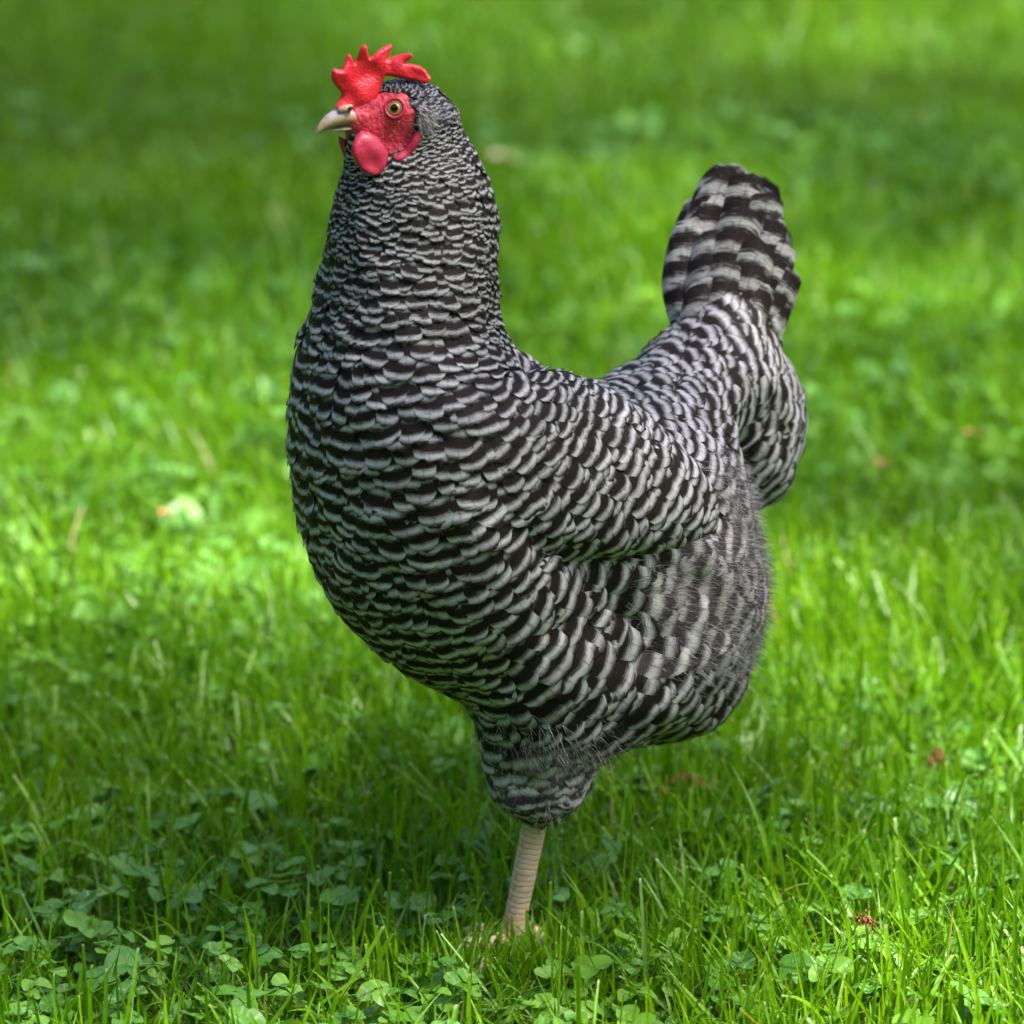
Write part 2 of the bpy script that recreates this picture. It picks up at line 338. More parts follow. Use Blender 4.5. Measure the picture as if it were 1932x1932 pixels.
def sdf_core(P):
    d = None
    for f, k in body_prims: v = f(P); d = v if d is None else smin(d, v, k)
    for f, k in head_prims: d = smin(d, f(P), k)
    X_, Y_, Z_ = P[..., 0], P[..., 1], P[..., 2]
    ruf = np.sin(95*Z_+38*X_+2*np.sin(60*Y_))*np.sin(120*X_-70*Y_+30*Z_+1) + 0.7*np.sin(210*Z_-90*X_+60*Y_)*np.sin(160*Y_+120*X_)
    return d + INSET + 0.0010*ruf*np.clip((0.415-Z_)/0.04, 0, 1)
def sdf_leg(P):
    d = None
    for f in leg_prims: v = f(P); d = v if d is None else smin(d, v, 0.004)
    return d
def sdf_wing(P): return np.minimum(P_wing(P), P_wing2(P)) + INSET
def sdf(P):
    P = np.asarray(P, np.float32)
    return smin(smin(sdf_core(P), sdf_wing(P), 0.0035), sdf_leg(P), 0.003)
def grad(P, e=0.0008, f=None):
    f = f or sdf; P = np.asarray(P, np.float32); g = np.empty(P.shape, np.float32)
    for k in range(3):
        d = np.zeros(3, np.float32); d[k] = e; g[..., k] = f(P+d) - f(P-d)
    return norm(g)
def snap(P, off=0.0, n=3):
    P = np.array(P, np.float32)
    for _ in range(n):
        g = grad(P); P -= g*(np.clip(sdf(P)-off, -0.01, 0.01))[..., None]
    return P
def hit(px, py):
    a = (px - NP/2)/NP*FW/D; b = -(py - NP/2)/NP*FW/D
    d = FWD + RT*a + UP*b; d /= np.linalg.norm(d)
    ts = np.arange(D-0.35, D+0.35, 0.001); pts = CAM + ts[:, None]*d
    f = sdf(pts); i = np.nonzero(f < 0)[0]
    if len(i): return snap(pts[i[0]][None])[0]
    return snap(pts[np.argmin(f)][None], n=6)[0]

lo = np.array([-0.14, -0.16, -0.004]); h = 0.003; hi = np.array([0.19, 0.22, 0.50])
# coarse evaluation first, refined only near the surface
nn = ((hi-lo)/h).astype(int)//4*4 + 1
ax = [lo[k] + np.arange(nn[k])*h for k in range(3)]
G = np.stack(np.meshgrid(ax[0][::4], ax[1][::4], ax[2][::4], indexing='ij'), -1)
fc = sdf(G)
f = np.repeat(np.repeat(np.repeat(fc, 4, 0), 4, 1), 4, 2)[:nn[0], :nn[1], :nn[2]].copy()
near = np.nonzero(np.abs(f) < 0.045)
f[near] = sdf(np.stack([ax[0][near[0]], ax[1][near[1]], ax[2][near[2]]], -1))
BV, BQ = surface_nets(f, lo, h); BV = snap(BV)
# drop stray islands is unnecessary: one blended field. refine head + leg
def subdivide(V, F, mask):
    import bmesh
    me = bpy.data.meshes.new('t'); me.from_pydata([tuple(map(float, v)) for v in V], [], [tuple(map(int, q)) for q in F])
    bm = bmesh.new(); bm.from_mesh(me); bm.verts.ensure_lookup_table()
    for _ in range(1):
        ed = [e for e in bm.edges if mask(e.verts[0].co) and mask(e.verts[1].co)]
        bmesh.ops.subdivide_edges(bm, edges=ed, cuts=2, use_grid_fill=True)
    bmesh.ops.triangulate(bm, faces=bm.faces[:])
    bm.to_mesh(me); bm.free()
    V2 = np.empty(len(me.vertices)*3, np.float32); me.vertices.foreach_get('co', V2)
    T = np.empty(len(me.polygons)*3, np.int32); me.polygons.foreach_get('vertices', T)
    bpy.data.meshes.remove(me); return V2.reshape(-1, 3), T.reshape(-1, 3)
ztop = E(745, 330, HY)[2]; zleg = E(1000, 1530, 0)[2]
V0, Q0 = BV.copy(), BQ.copy()
BV, BT = subdivide(BV, BQ, lambda c: c.z > ztop or c.z < zleg); BV = snap(BV, n=2)
pj = project(BV)

def poly_sd(P, poly):
    """signed distance (positive inside) of 2-D points to polygon"""
    P = np.asarray(P, float); poly = np.asarray(poly, float); d = np.full(P.shape[:-1], 1e9); ins = np.zeros(P.shape[:-1], bool)
    for i in range(len(poly)):
        a, b = poly[i], poly[(i+1) % len(poly)]; e = b-a; w = P-a
        t = np.clip((w@e)/(e@e+1e-12), 0, 1); q = w - t[..., None]*e
        d = np.minimum(d, (q**2).sum(-1))
        c1 = (P[..., 1] >= a[1]) != (P[..., 1] >= b[1])
        xi = a[0] + (P[..., 1]-a[1])/(b[1]-a[1]+1e-12)*(b[0]-a[0]); ins ^= c1 & (P[..., 0] < xi)
    return np.sqrt(d)*np.where(ins, 1, -1)
def zc(pts): return np.array([(536.1+0.25695*x, 49.6+0.25695*y) for x, y in pts])
FACE = zc([(360, 600), (420, 540), (560, 575), (620, 540), (680, 512), (735, 494), (830, 488), (905, 515), (948, 580), (945, 680), (965, 755), (920, 840), (850, 930), (780, 925), (700, 890), (640, 850), (560, 830), (500, 790), (400, 790), (350, 700)])
# the face mask lives in head space (side coordinate), so both cheeks get it
hc = E(745, 207, HY); HX = np.array([math.cos(HYAW), math.sin(HYAW), 0]); HL = np.array([-math.sin(HYAW), math.cos(HYAW), 0])
def headpx(P):
    q = (P - hc)@HL; return project(P - 2*HL[None]*np.maximum(q, 0)[:, None])
hp = headpx(BV)
hz = (BV[:, 2] > E(745, 345, HY)[2])
skin = np.clip(poly_sd(hp, FACE)/3.0 + 1.6, 0, 1)*hz
legm = (BV[:, 2] < E(1000, 1500, 0)[2]).astype(float)
ld = FOOTP - SH0; lu = (BV - SH0)@(ld/np.linalg.norm(ld))/0.0075
q = BV - SH0 - ((BV-SH0)@norm(ld))[:, None]*norm(ld); la = np.arctan2(q[:, 1]+0.0001, q[:, 0])/math.pi*2.0
hen = mesh_obj('hen', BV, BT, M_BODY, attrs={'skin': skin, 'leg': legm, 'legu': lu, 'lega': la})
tag(hen, 'black and white barred hen with red comb standing on one pale leg in grass', 'hen')

# ------------------------------------------------------------------ feather flow
CT = [ # px,py, dx,dy, period mm, width mm
 (780,165,.9,.35,2.1,2.2),(735,165,.9,-.1,2.0,2.0),(700,175,.9,-.1,2.0,2.0),(815,215,.5,1,2.5,2.8),(800,265,.3,1,2.7,3.4),(850,225,.45,1,2.6,3.0),(680,320,-.1,1,3.2,4.4),(850,300,.25,1,3.0,3.6),(760,345,0,1,3.3,4.8),(650,400,-.1,1,4.0,6),
 (890,400,.15,1,3.5,4),(760,450,0,1,4.8,7.5),(915,500,0,1,4.0,5),(640,540,-.1,1,5.6,8.5),(780,560,0,1,6.8,12),(925,600,.1,1,4.6,7),(620,640,-.1,1,7.2,12),(760,680,0,1,9,15),
 (900,670,.2,1,6.8,11),(980,715,.75,.6,6.5,10),(600,800,-.15,1,8.2,14),(740,830,0,1,8.8,16),(880,800,.2,1,9,15),(600,950,0,1,8.2,14),(740,980,.0,1,8.8,16),(880,960,.4,1,9.2,15),
 (700,1120,.1,1,8.4,14),(840,1100,.25,1,9,15),(940,1040,.8,.8,10,15),(800,1210,.1,1,7.6,14),(900,1280,.1,1,8.5,14),(980,1180,1,.6,12.5,16),(990,1300,.8,.8,13,16),(1080,1200,1,.55,14,17),
 (1150,1120,1,.25,13,16),(1250,1150,1,.12,14,17),(1350,1080,1,0,13,15),(1300,1250,1,.45,14,16),(1200,1310,1,.7,13,15),(1400,1200,1,.4,12,14),(1050,1380,.4,1,11,13),(1020,1470,0,1,7.5,9),
 (965,800,.8,.6,8,10.5),(1040,760,1,.3,7.6,9.5),(1100,850,1,.5,9.4,12),(1200,800,1,.3,8.5,9.5),(1250,900,1,.4,10.4,14),(1150,950,.9,.6,11,15),(1030,950,.8,.8,9.4,12),(1080,1030,.8,.75,10.5,14),(1320,930,1,.5,10,13),
 (1060,712,1,.1,5.6,7),(1150,700,1,-.25,6,7),(1205,650,.85,-.55,7,8),(1260,720,1,-.3,8.5,9),(1340,640,.9,-.35,10,12),(1430,640,1,-.1,10,13),(1400,740,1,.05,9.6,12),(1340,830,.9,.35,9.6,11),
 (1460,780,.9,.3,9.2,12),(1450,900,.65,.75,9.4,12),(1320,580,.6,-.8,11,13)]
cp, cd, cv = [], [], []
for (px, py, dx, dy, per, w) in CT:
    p = hit(px, py); g = grad(p[None])[0]; d = RT*dx - UP*dy; d = d - g*(d@g); d /= np.linalg.norm(d)
    cp.append(p); cd.append(d); cv.append((per, w))
    m = E(1070, 950, yb(1070)); pm = p - 2*((p-m)@LAT)*LAT; dm = d - 2*(d@LAT)*LAT
    if py > 350: cp.append(pm); cd.append(dm); cv.append((per, w))
    else:
        pm = p - 2*((p-hc)@HL)*HL; dm = d - 2*(d@HL)*HL; cp.append(pm); cd.append(dm); cv.append((per, w))
cp, cd, cv = np.array(cp), np.array(cd), np.array(cv)
def field(P, N):
    d2 = ((P[:, None]-cp[None])**2).sum(-1); sc = (cv[:, 1]*0.001*2.2)**2
    w = 1/(d2/sc[None] + 0.15)**2.0
    w /= w.sum(1, keepdims=True)
    d = w@cd; d = norm(d - N*(d*N).sum(-1, keepdims=True)); v = w@cv
    return d, v[:, 0]*0.001, v[:, 1]*0.001
def chunked(fn, P, N, n=20000):
    o = [fn(P[i:i+n], N[i:i+n]) for i in range(0, len(P), n)]
    return [np.concatenate([x[k] for x in o]) for k in range(len(o[0]))]
# phase potential on the coarse mesh (conjugate gradients)
V0 = V0.astype(np.float64); N0 = grad(V0); FD, FP, FWd = chunked(field, V0, N0)
ed = np.unique(np.sort(np.concatenate([Q0[:, [0, 1]], Q0[:, [1, 2]], Q0[:, [2, 3]], Q0[:, [3, 0]]]), 1), axis=0)
gv = FD/FP[:, None]; dv = V0[ed[:, 1]] - V0[ed[:, 0]]; rhs_e = (dv*(gv[ed[:, 0]]+gv[ed[:, 1]])/2).sum(-1); nv = len(V0)
def div(e): return np.bincount(ed[:, 1], e, nv) - np.bincount(ed[:, 0], e, nv)
def A(x): return div(x[ed[:, 1]] - x[ed[:, 0]]) + 1e-7*x
x = V0[:, 2]*-100.0; r = div(rhs_e) - A(x); p = r.copy(); rs = r@r
for _ in range(900):
    Ap = A(p); al = rs/(p@Ap); x += al*p; r -= al*Ap; rn = r@r
    if rn < 1e-8: break
    p = r + rn/rs*p; rs = rn
S0 = x
# sample roots
tri = np.concatenate([Q0[:, [0, 1, 2]], Q0[:, [0, 2, 3]]])
ta = np.linalg.norm(np.cross(V0[tri[:, 1]]-V0[tri[:, 0]], V0[tri[:, 2]]-V0[tri[:, 0]]), axis=-1)
wt = ta/np.maximum(FWd[tri[:, 0]], 0.002)**2
NC = 110000
pick = rng.choice(len(tri), NC, p=wt/wt.sum()); r1, r2 = rng.random(NC), rng.random(NC); sq = np.sqrt(r1)
bc = np.stack([1-sq, sq*(1-r2), sq*r2], -1)
P = (V0[tri[pick]]*bc[..., None]).sum(1); S = (S0[tri[pick]]*bc).sum(1); Wd = (FWd[tri[pick]]*bc).sum(1)
def poisson(P, rad):
    keep = []; cs = 0.008; grid = {}
    C = np.floor(P/cs).astype(int)
    for i in range(len(P)):
        c = C[i]; ok = True; ri = rad[i]
        for a in (-1, 0, 1):
            for b in (-1, 0, 1):
                for d in (-1, 0, 1):
                    for j in grid.get((c[0]+a, c[1]+b, c[2]+d), ()):
                        q = P[i]-P[j]
                        if q[0]*q[0]+q[1]*q[1]+q[2]*q[2] < ri*ri: ok = False; break
                    if not ok: break
                if not ok: break
            if not ok: break
        if ok: grid.setdefault((c[0], c[1], c[2]), []).append(i); keep.append(i)
    return np.array(keep)
legz = E(1015, 1500, 0)[2]
ok = P[:, 2] > legz
P, S, Wd = P[ok], S[ok], Wd[ok]
k = poisson(P, np.clip(Wd*0.42, 0.0010, 0.0078)); P, S = P[k], S[k]
N = grad(P); T, PER, WID = chunked(field, P, N)
# bare face
hpf = headpx(P)
face = (poly_sd(hpf, FACE) > -2.5) & (P[:, 2] > E(745, 330, HY)[2])
k = ~face; P, S, N, T, PER, WID = P[k], S[k], N[k], T[k], PER[k], WID[k]
LEN = np.maximum(2.3*PER, 1.35*WID)
st = S + LEN/PER; PER = PER*rng.uniform(.88, 1.13, len(P)); jit = rng.normal(0, 0.16, len(P))*np.where(PER < 0.006, 2.6, 1.0)
CAUGHT = rng.random(len(P)) < 0.05; jit = np.where(CAUGHT, rng.uniform(-.5, .5, len(P)), jit)
sh = (np.round(st) - st + jit)*PER
P = P + T*sh[:, None]; P = snap(P, n=2); N = grad(P); T = T + np.cross(N, T)*rng.normal(0, 0.13, len(P))[:, None]; WID = WID*rng.uniform(0.74, 1.28, len(P)); T = norm(T - N*(T*N).sum(-1, keepdims=True))
NU, NV = 9, 8
def feathers(P, N, T, PER, WID, LEN, base, lift, phase0, seed, snapit=True, sag=0.50, rag=0.04, bsag=0.10, surf=None):
    surf = surf or sdf
    n = len(P); u = np.linspace(-1, 1, NU); v = np.linspace(0, 1, NV)
    U, Vv = np.meshgrid(u, v, indexing='xy')                    # (NV,NU)
    B = np.cross(N, T)
    prof = 0.5 + 0.5*np.sin(np.clip(Vv*1.5, 0, 1)*math.pi/2)
    ragged = rng.normal(0, rag, (n, NU))[:, None, :]*np.clip((Vv-0.6)/0.4, 0, 1)[None]
    al = LEN[:, None, None]*(Vv[None]) - WID[:, None, None]*sag*(1-np.sqrt(1-0.97*U**2))[None]*np.clip(Vv*1.3, 0, 1)[None]**1.5 + ragged*WID[:, None, None]
    wd = WID[:, None, None]*0.5*U[None]*prof[None]
    curve = rng.normal(0, 0.05, n)[:, None, None]*(Vv**2)[None]*LEN[:, None, None]
    X = P[:, None, None] + T[:, None, None]*al[..., None] + B[:, None, None]*(wd+curve)[..., None]
    hh = base[:, None, None] + lift[:, None, None]*(Vv**1.2)[None] + 0.10*WID[:, None, None]*(1-U**2)[None]*Vv[None]
    X = X.reshape(-1, 3); hh = hh.reshape(-1)
    if snapit:
        for _ in range(3):
            dd = surf(X); X = X - grad(X, f=surf)*np.clip(dd-hh, -0.012, 0.012)[:, None]
    ph = (phase0[:, None, None] + (al - LEN[:, None, None] + bsag*WID[:, None, None]*(U**2)[None])/PER[:, None, None]).reshape(-1)
    te = np.broadcast_to((np.minimum(1-np.abs(U), (1-Vv)*1.3)/0.33).clip(0, 1)[None], (n, NV, NU)).reshape(-1)
    fl = np.broadcast_to((LEN*1000)[:, None, None]*Vv[None], (n, NV, NU)).reshape(-1)
    fu = np.broadcast_to(U[None], (n, NV, NU)).reshape(-1); sd = np.broadcast_to(seed[:, None, None], (n, NV, NU)).reshape(-1)
    i = np.arange(NV-1)[:, None]*NU + np.arange(NU-1)[None]; q = np.stack([i, i+1, i+NU+1, i+NU], -1).reshape(-1, 4)
    F = (q[None] + (np.arange(n)*NU*NV)[:, None, None]).reshape(-1, 4)
    return X, F, {'phase': ph, 'fl': fl, 'fu': fu, 'seed': sd, 'te': te}
n = len(P); print('feathers', n)
base = rng.uniform(0.0, 0.0006, n) + 0.0002; lift = 0.0005 + 0.06*WID + rng.uniform(0, 0.0005, n)
ph0 = rng.normal(0.02, 0.05, n); seed = rng.random(n)
pj = project(P)
isw = (sdf_wing(P) < sdf_core(P) + 0.0005) & (((P - E(985, 850, yb(985)))@AX) > 0)
# fluff areas: rear thigh and hock puff
def near_px(c, r): q = hit(*c); return np.exp(-((P-q)**2).sum(-1)/r**2)
fl_w = np.clip(near_px((1385, 1030), 0.048)*1.2+near_px((1250, 1110), 0.035)*0.7+near_px((1020, 1450), 0.04)+near_px((1400, 1180), 0.03)*.7, 0, 1)
isf = (~isw) & (fl_w + rng.normal(0, 0.09, n) > 0.47)
neck = (P[:, 2] > E(760, 560, -0.03)[2]) & (P[:, 0] < E(1000, 500, 0)[0])
rump = (~isw) & (~isf) & (P[:, 0] > E(1200, 700, 0)[0]) & (P[:, 2] > E(1300, 985, 0.05)[2])
isn = neck & ~isw
def emit(mask, name, mat, **kw):
    X, F, at = feathers(P[mask], N[mask], T[mask], PER[mask], WID[mask], LEN[mask], base[mask], lift[mask], ph0[mask], seed[mask], **kw)
    return mesh_obj(name, X, F, mat, hen, at)
sidew = ((P - E(1070, 950, yb(1070)))@LAT) < 0
emit(isw & sidew, 'wing_feathers', M_WING, surf=lambda X: P_wing(X)+INSET)
emit(isw & ~sidew, 'wing_feathers', M_WING, surf=lambda X: P_wing2(X)+INSET)
M_CROWN = mat_feather('crown feather', (0.008, 0.007, 0.008), (0.26, 0.26, 0.28), lo=0.5, hi=0.74, soft=0.13, nz=0.3)
crown = isn & (pj[:, 1] < 232) & (pj[:, 0] < 850) & (P[:, 2] > E(745, 250, HY)[2])
emit(isn & ~crown, 'neck_feathers', M_HACK); emit(crown, 'crown_feathers', M_CROWN)
lift[rump] *= 1.5
emit(rump, 'saddle_feathers', M_WING, sag=0.62, surf=sdf_core)
isf = isf & ~((pj[:, 0] < 1120) & (pj[:, 1] < 1340)); cuffm = P[:, 2] < E(1000, 1340, 0)[2]
emit(isf & ~cuffm, 'thigh_fluff', M_FLUFF, rag=0.16, surf=sdf_core); emit(isf & cuffm, 'leg_cuff_feathers', M_FLUFF, rag=0.12, surf=sdf_core)
rest = ~(isw | isn | rump | isf); front = ((P - E(1010, 850, yb(1010)))@AX) < 0
emit(rest & front, 'breast_feathers', M_FEATH)
emit(rest & ~front, 'flank_feathers', M_FEATH, surf=sdf_core)

# fine down strands: loose barbs
def strands(P, N, T, PER, L, w, phase, mat, name, out=0.6, spread=0.35):
    n = len(P); dirn = norm(T*(1-out) + N*out + rng.normal(0, spread, (n, 3))); S_ = norm(np.cross(dirn, N + rng.normal(0, .3, (n, 3))))
    k = 4; t = np.linspace(0, 1, k)
    bend = norm(T + np.array([0, 0, -0.3]))
    C = P[:, None] + dirn[:, None]*(t[None, :, None]*L[:, None, None]) + bend[:, None]*(t[None, :, None]**2*L[:, None, None]*0.35)
    ww = w[:, None]*(1-t*0.8)[None]
    X = np.stack([C - S_[:, None]*ww[..., None]/2, C + S_[:, None]*ww[..., None]/2], 2).reshape(-1, 3)
    i = np.arange(k-1)*2; q = np.stack([i, i+1, i+3, i+2], -1); F = (q[None]+(np.arange(n)*2*k)[:, None, None]).reshape(-1, 4)
    ph = np.repeat((phase[:, None] + t[None]*(L/PER)[:, None]*0.6).reshape(-1), 2)
    at = {'phase': ph, 'fl': np.repeat(np.tile(t*5, n), 2), 'fu': np.full(len(ph), 0.5), 'seed': np.repeat(rng.random(n), 2*k), 'te': np.ones(len(ph))}
    return mesh_obj(name, X, F, mat, hen, at)
m = np.nonzero((~isw) & (fl_w > 0.30))[0]; cuff = (P[m, 2] < E(1000, 1360, 0)[2]); pw = np.where(cuff, 0.04, 1)*np.clip(fl_w[m]*1.6, 0, 1)**1.5; idx = rng.choice(m, 10000, p=pw/pw.sum()); tt = rng.random(len(idx))
Pp = P[idx] + T[idx]*(LEN[idx]*tt)[:, None] + np.cross(N[idx], T[idx])*(WID[idx]*rng.uniform(-.5, .5, len(idx)))[:, None]
Pp = snap(Pp, 0.002); strands(Pp, grad(Pp), T[idx], PER[idx], rng.uniform(0.004, 0.011, len(idx)), np.full(len(idx), 0.00022), (LEN/PER)[idx]*(tt-1)+ph0[idx], M_FLUFF, 'down_fluff', out=0.35)
m = np.nonzero(rest | isw)[0]; idx = rng.choice(m, 5000); tt = rng.uniform(0.75, 1, len(idx))
Pp = P[idx] + T[idx]*(LEN[idx]*tt)[:, None] + np.cross(N[idx], T[idx])*(WID[idx]*rng.uniform(-.45, .45, len(idx)))[:, None]
Pp = snap(Pp, 0.0018); strands(Pp, grad(Pp), T[idx], PER[idx], rng.uniform(0.0015, 0.004, len(idx)), np.full(len(idx), 0.00018), (LEN/PER)[idx]*(tt-1)+ph0[idx], M_FEATH, 'loose_barbs', out=0.12, spread=0.2)
# crown + cheek bristle feathers
m = np.nonzero(isn & (P[:, 2] > E(745, 300, HY)[2]))[0]; idx = rng.choice(m, 2500)
strands(P[idx], N[idx], T[idx], PER[idx], rng.uniform(0.002, 0.004, len(idx)), np.full(len(idx), 0.0004), rng.random(len(idx)), M_HACK, 'crown_bristles', out=0.25, spread=0.2)

# ------------------------------------------------------------------ tail
TY = yb(1390)+0.056
tail = [ # base px,py  tip px,py  width px, depth layer, curve
 (1318,660,1388,305,104,0.000,.19),(1348,640,1402,307,104,0.001,.08),(1368,650,1418,320,100,-.003,.02),(1310,660,1366,326,100,-.002,.25),(1380,660,1438,356,96,-.006,-.05),(1386,665,1452,400,92,-.008,-.06),(1302,650,1342,356,92,-.004,.24),
 (1388,670,1460,445,88,-.009,-.07),(1345,650,1392,385,104,-.014,.05),(1392,685,1470,495,84,-.010,-.08),(1372,660,1430,445,95,-.018,-.03),(1300,650,1318,404,88,-.008,.20),
 (1340,650,1352,430,96,-.014,.10),(1392,700,1470,555,74,-.012,-.05),(1370,660,1440,530,90,-.021,-.04),(1340,660,1380,490,96,-.022,.0),(1400,730,1462,625,70,-.013,-.04),
 (1300,650,1296,468,76,-.010,.14),(1365,680,1412,575,86,-.026,-.03),(1320,680,1328,520,86,-.024,.06),(1292,640,1288,538,56,-.012,.06)]
TX, TF, TA, off = [], [], {k: [] for k in ('phase', 'fl', 'fu', 'seed', 'te')}, 0
for side in (0, 1):
    for (bx, by, tx, ty, w, dl, cu) in tail:
        if side and w < 75: continue
        yy = TY + 0.012 + dl*1.1 if not side else TY + 0.030 - dl*1.1
        a = E(bx, by, yy-0.004); b = E(tx, ty, yy + 0.006)
        if side: b = b + np.array([0.004, 0, -0.004])
        t = b - a; L = np.linalg.norm(t); t /= L; nrm = norm(np.array([[0.10, -1.0, 0.12]]))[0]*(1 if not side else -1)
        nrm = nrm - t*(nrm@t); nrm /= np.linalg.norm(nrm)
        wm = w*K
        X, F, at = feathers(a[None], nrm[None], t[None], np.array([rng.uniform(0.0125, 0.0165)]), np.array([wm]), np.array([L]), np.array([0.0]), np.array([0.0]),
            np.array([rng.uniform(0.0, 1.0)]), rng.random(1), snapit=False, sag=0.62, rag=0.02, bsag=0.22)
        Bv = np.cross(nrm, t); uv = at['fu']; vv = at['fl']/(L*1000)
        X = X + nrm*(0.006*(1-uv**2) - 0.004*vv**2)[:, None] + Bv*(cu*L*(vv*(1-vv))*1.4)[:, None]*(1 if not side else -1)
        # rounded, finer tip
        TX.append(X); TF.append(F+off); off += len(X)
        for k_ in TA: TA[k_].append(at[k_])
mesh_obj('tail_feathers', np.concatenate(TX), np.concatenate(TF), M_TAIL, hen, {k_: np.concatenate(v) for k_, v in TA.items()})

# ------------------------------------------------------------------ comb, wattles, lobes (rounded fleshy plates)
def plate(name, poly, yfun, thick, rad, mat, wob=0.0, step=1.6, parent=hen, it=3, dy=0.0):
    poly = np.array(poly); mn, mx = poly.min(0)-4, poly.max(0)+4
    hz_ = step; tk = thick/K/1.0
    xs = np.arange(mn[0], mx[0], hz_); ys = np.arange(mn[1], mx[1], hz_); tz = np.arange(-tk-4, tk+4.01, hz_*0.8)
    G2 = np.stack(np.meshgrid(xs, ys, indexing='ij'), -1); d2 = poly_sd(G2, poly)
    # round the polygon a little
    hgt = tk*np.sqrt(np.clip(1-(1-np.clip(d2/rad, 0, 1))**2, 0, 1))
    f = np.abs(tz)[None, None] - np.where(d2 > 0, hgt, d2*1.2)[..., None]
    V, Q = surface_nets(f.astype(np.float32), np.zeros(3), 1.0)
    e = np.concatenate([Q[:, [0, 1]], Q[:, [1, 2]], Q[:, [2, 3]], Q[:, [3, 0]]]); dg = np.bincount(e.ravel(), minlength=len(V))
    for _ in range(it):
        s = np.zeros_like(V)
        for k_ in range(3): s[:, k_] = np.bincount(e[:, 0], V[e[:, 1], k_], len(V)) + np.bincount(e[:, 1], V[e[:, 0], k_], len(V))
        V = V*0.5 + s/dg[:, None]*0.5
    px = mn[0]+V[:, 0]*hz_; py = mn[1]+V[:, 1]*hz_; t = (tz[0] + V[:, 2]*hz_*0.8)*K
    W = wob*np.sin(px*0.06+1.0)*np.cos(py*0.07)
    out = np.array([E(a, b, yfun(a, b)+dy+w_) for a, b, w_ in zip(px, py, W)])
    t = t*(1 + 0.07*np.sin(px*0.083+py*0.031+1.3) + 0.06*np.sin(px*0.17-py*0.11+.4) + 0.05*np.sin(py*0.19+px*0.05))
    out = out + HL[None]*t[:, None]
    return mesh_obj(name, out, Q, mat, parent)
# dark crown feathers run forward between comb and eye
COMB = zc([(372,598),(392,560),(418,520),(420,490),(388,452),(352,405),(345,370),(352,325),(372,308),(395,318),(425,318),(445,265),(462,212),(480,203),(495,225),(512,268),(530,250),(545,195),(570,145),(592,130),(608,150),(612,200),(625,232),(650,220),(690,178),(745,143),(785,128),(794,148),(775,190),(748,240),(800,222),(870,203),(930,198),(944,215),(920,245),(880,270),(940,276),(995,292),(1035,318),(1058,350),(1078,378),(1062,412),(1028,420),(960,398),(880,388),(800,370),(740,360),(720,420),(700,480),(640,560),(560,600),(480,600),(400,604)])
plate('comb', COMB, lambda a, b: yh(a) - 0.001 - max(0, a-735)*0.00013, 0.0021, 7, M_COMB, wob=0.0016, step=1.3, it=2)
WATT = zc([(560,770),(520,820),(497,875),(495,935),(522,1000),(566,1052),(612,1084),(660,1098),(705,1084),(738,1040),(760,985),(765,930),(735,870),(685,810),(615,770)])
plate('wattle', WATT, lambda a, b: yh(a)-0.0125-(b-250)*0.00008 - 0.0010*math.sin((b-240)*.05), 0.0021, 8, M_WATT, wob=0.0009)
W2 = zc([(400,800),(402,860),(425,930),(455,1000),(478,1040),(495,1020),(500,960),(490,880),(470,820)])
plate('wattle', W2, lambda a, b: yh(a)+0.010, 0.0028, 14, M_WATT, wob=0.0004)
LOBE = zc([(1030,748),(985,762),(950,800),(925,850),(885,905),(830,935),(798,965),(812,995),(860,998),(915,965),(958,910),(990,860),(1008,805)])
lobe_y = hit(770, 275)[1]
plate('ear_lobe', LOBE, lambda a, b: lobe_y - 0.0015 + (a-770)*K*0.25, 0.0026, 9, M_WATT, wob=0.0006)
# short dark bristles scattered over the bare face
cand = BV[(skin > 0.9) & (((BV-hc)@HL) < 0)]; idx = rng.choice(len(cand), 420); Pf = cand[idx].astype(float) + rng.normal(0, .0004, (420, 3)); fd = poly_sd(project(Pf), FACE)
kf = (rng.random(420) < np.where(fd < 12, 0.9, 0.25)) & (np.linalg.norm(project(Pf)-np.array([745, 204]), axis=-1) > 24); Pf = snap(Pf[kf], 0.0003); Nf = grad(Pf); nf_ = len(Pf)
Tf = RT*0.8 - UP*0.5 + rng.normal(0, .25, (nf_, 3)); Tf = norm(Tf - Nf*(Tf*Nf).sum(-1, keepdims=True))
strands(Pf, Nf, Tf, np.full(nf_, .004), rng.uniform(.0010, .0022, nf_), np.full(nf_, .00028), rng.random(nf_), M_HACK, 'face_bristles', out=0.2, spread=0.15)
# grey ear tuft
q0 = hit(797, 222); ear_n = grad(q0[None])[0]
nE = 700; Pe = snap(q0 + rng.normal(0, 0.0018, (nE, 3))*np.array([0.8, 1, 1.3]), 0.0022); Ne = grad(Pe)
Te = RT*0.75 - UP*0.65 + rng.normal(0, .1, (nE, 3)); Te = norm(Te - Ne*(Te*Ne).sum(-1, keepdims=True))
M_EAR = mat_plain('ear tuft', (0.17, 0.16, 0.165), 0.9, 0.1)
strands(Pe, Ne, Te, np.full(nE, 0.004), rng.uniform(0.003, 0.005, nE), np.full(nE, 0.0003), rng.random(nE), M_FLUFF, 'ear_tuft', out=0.25, spread=0.28)

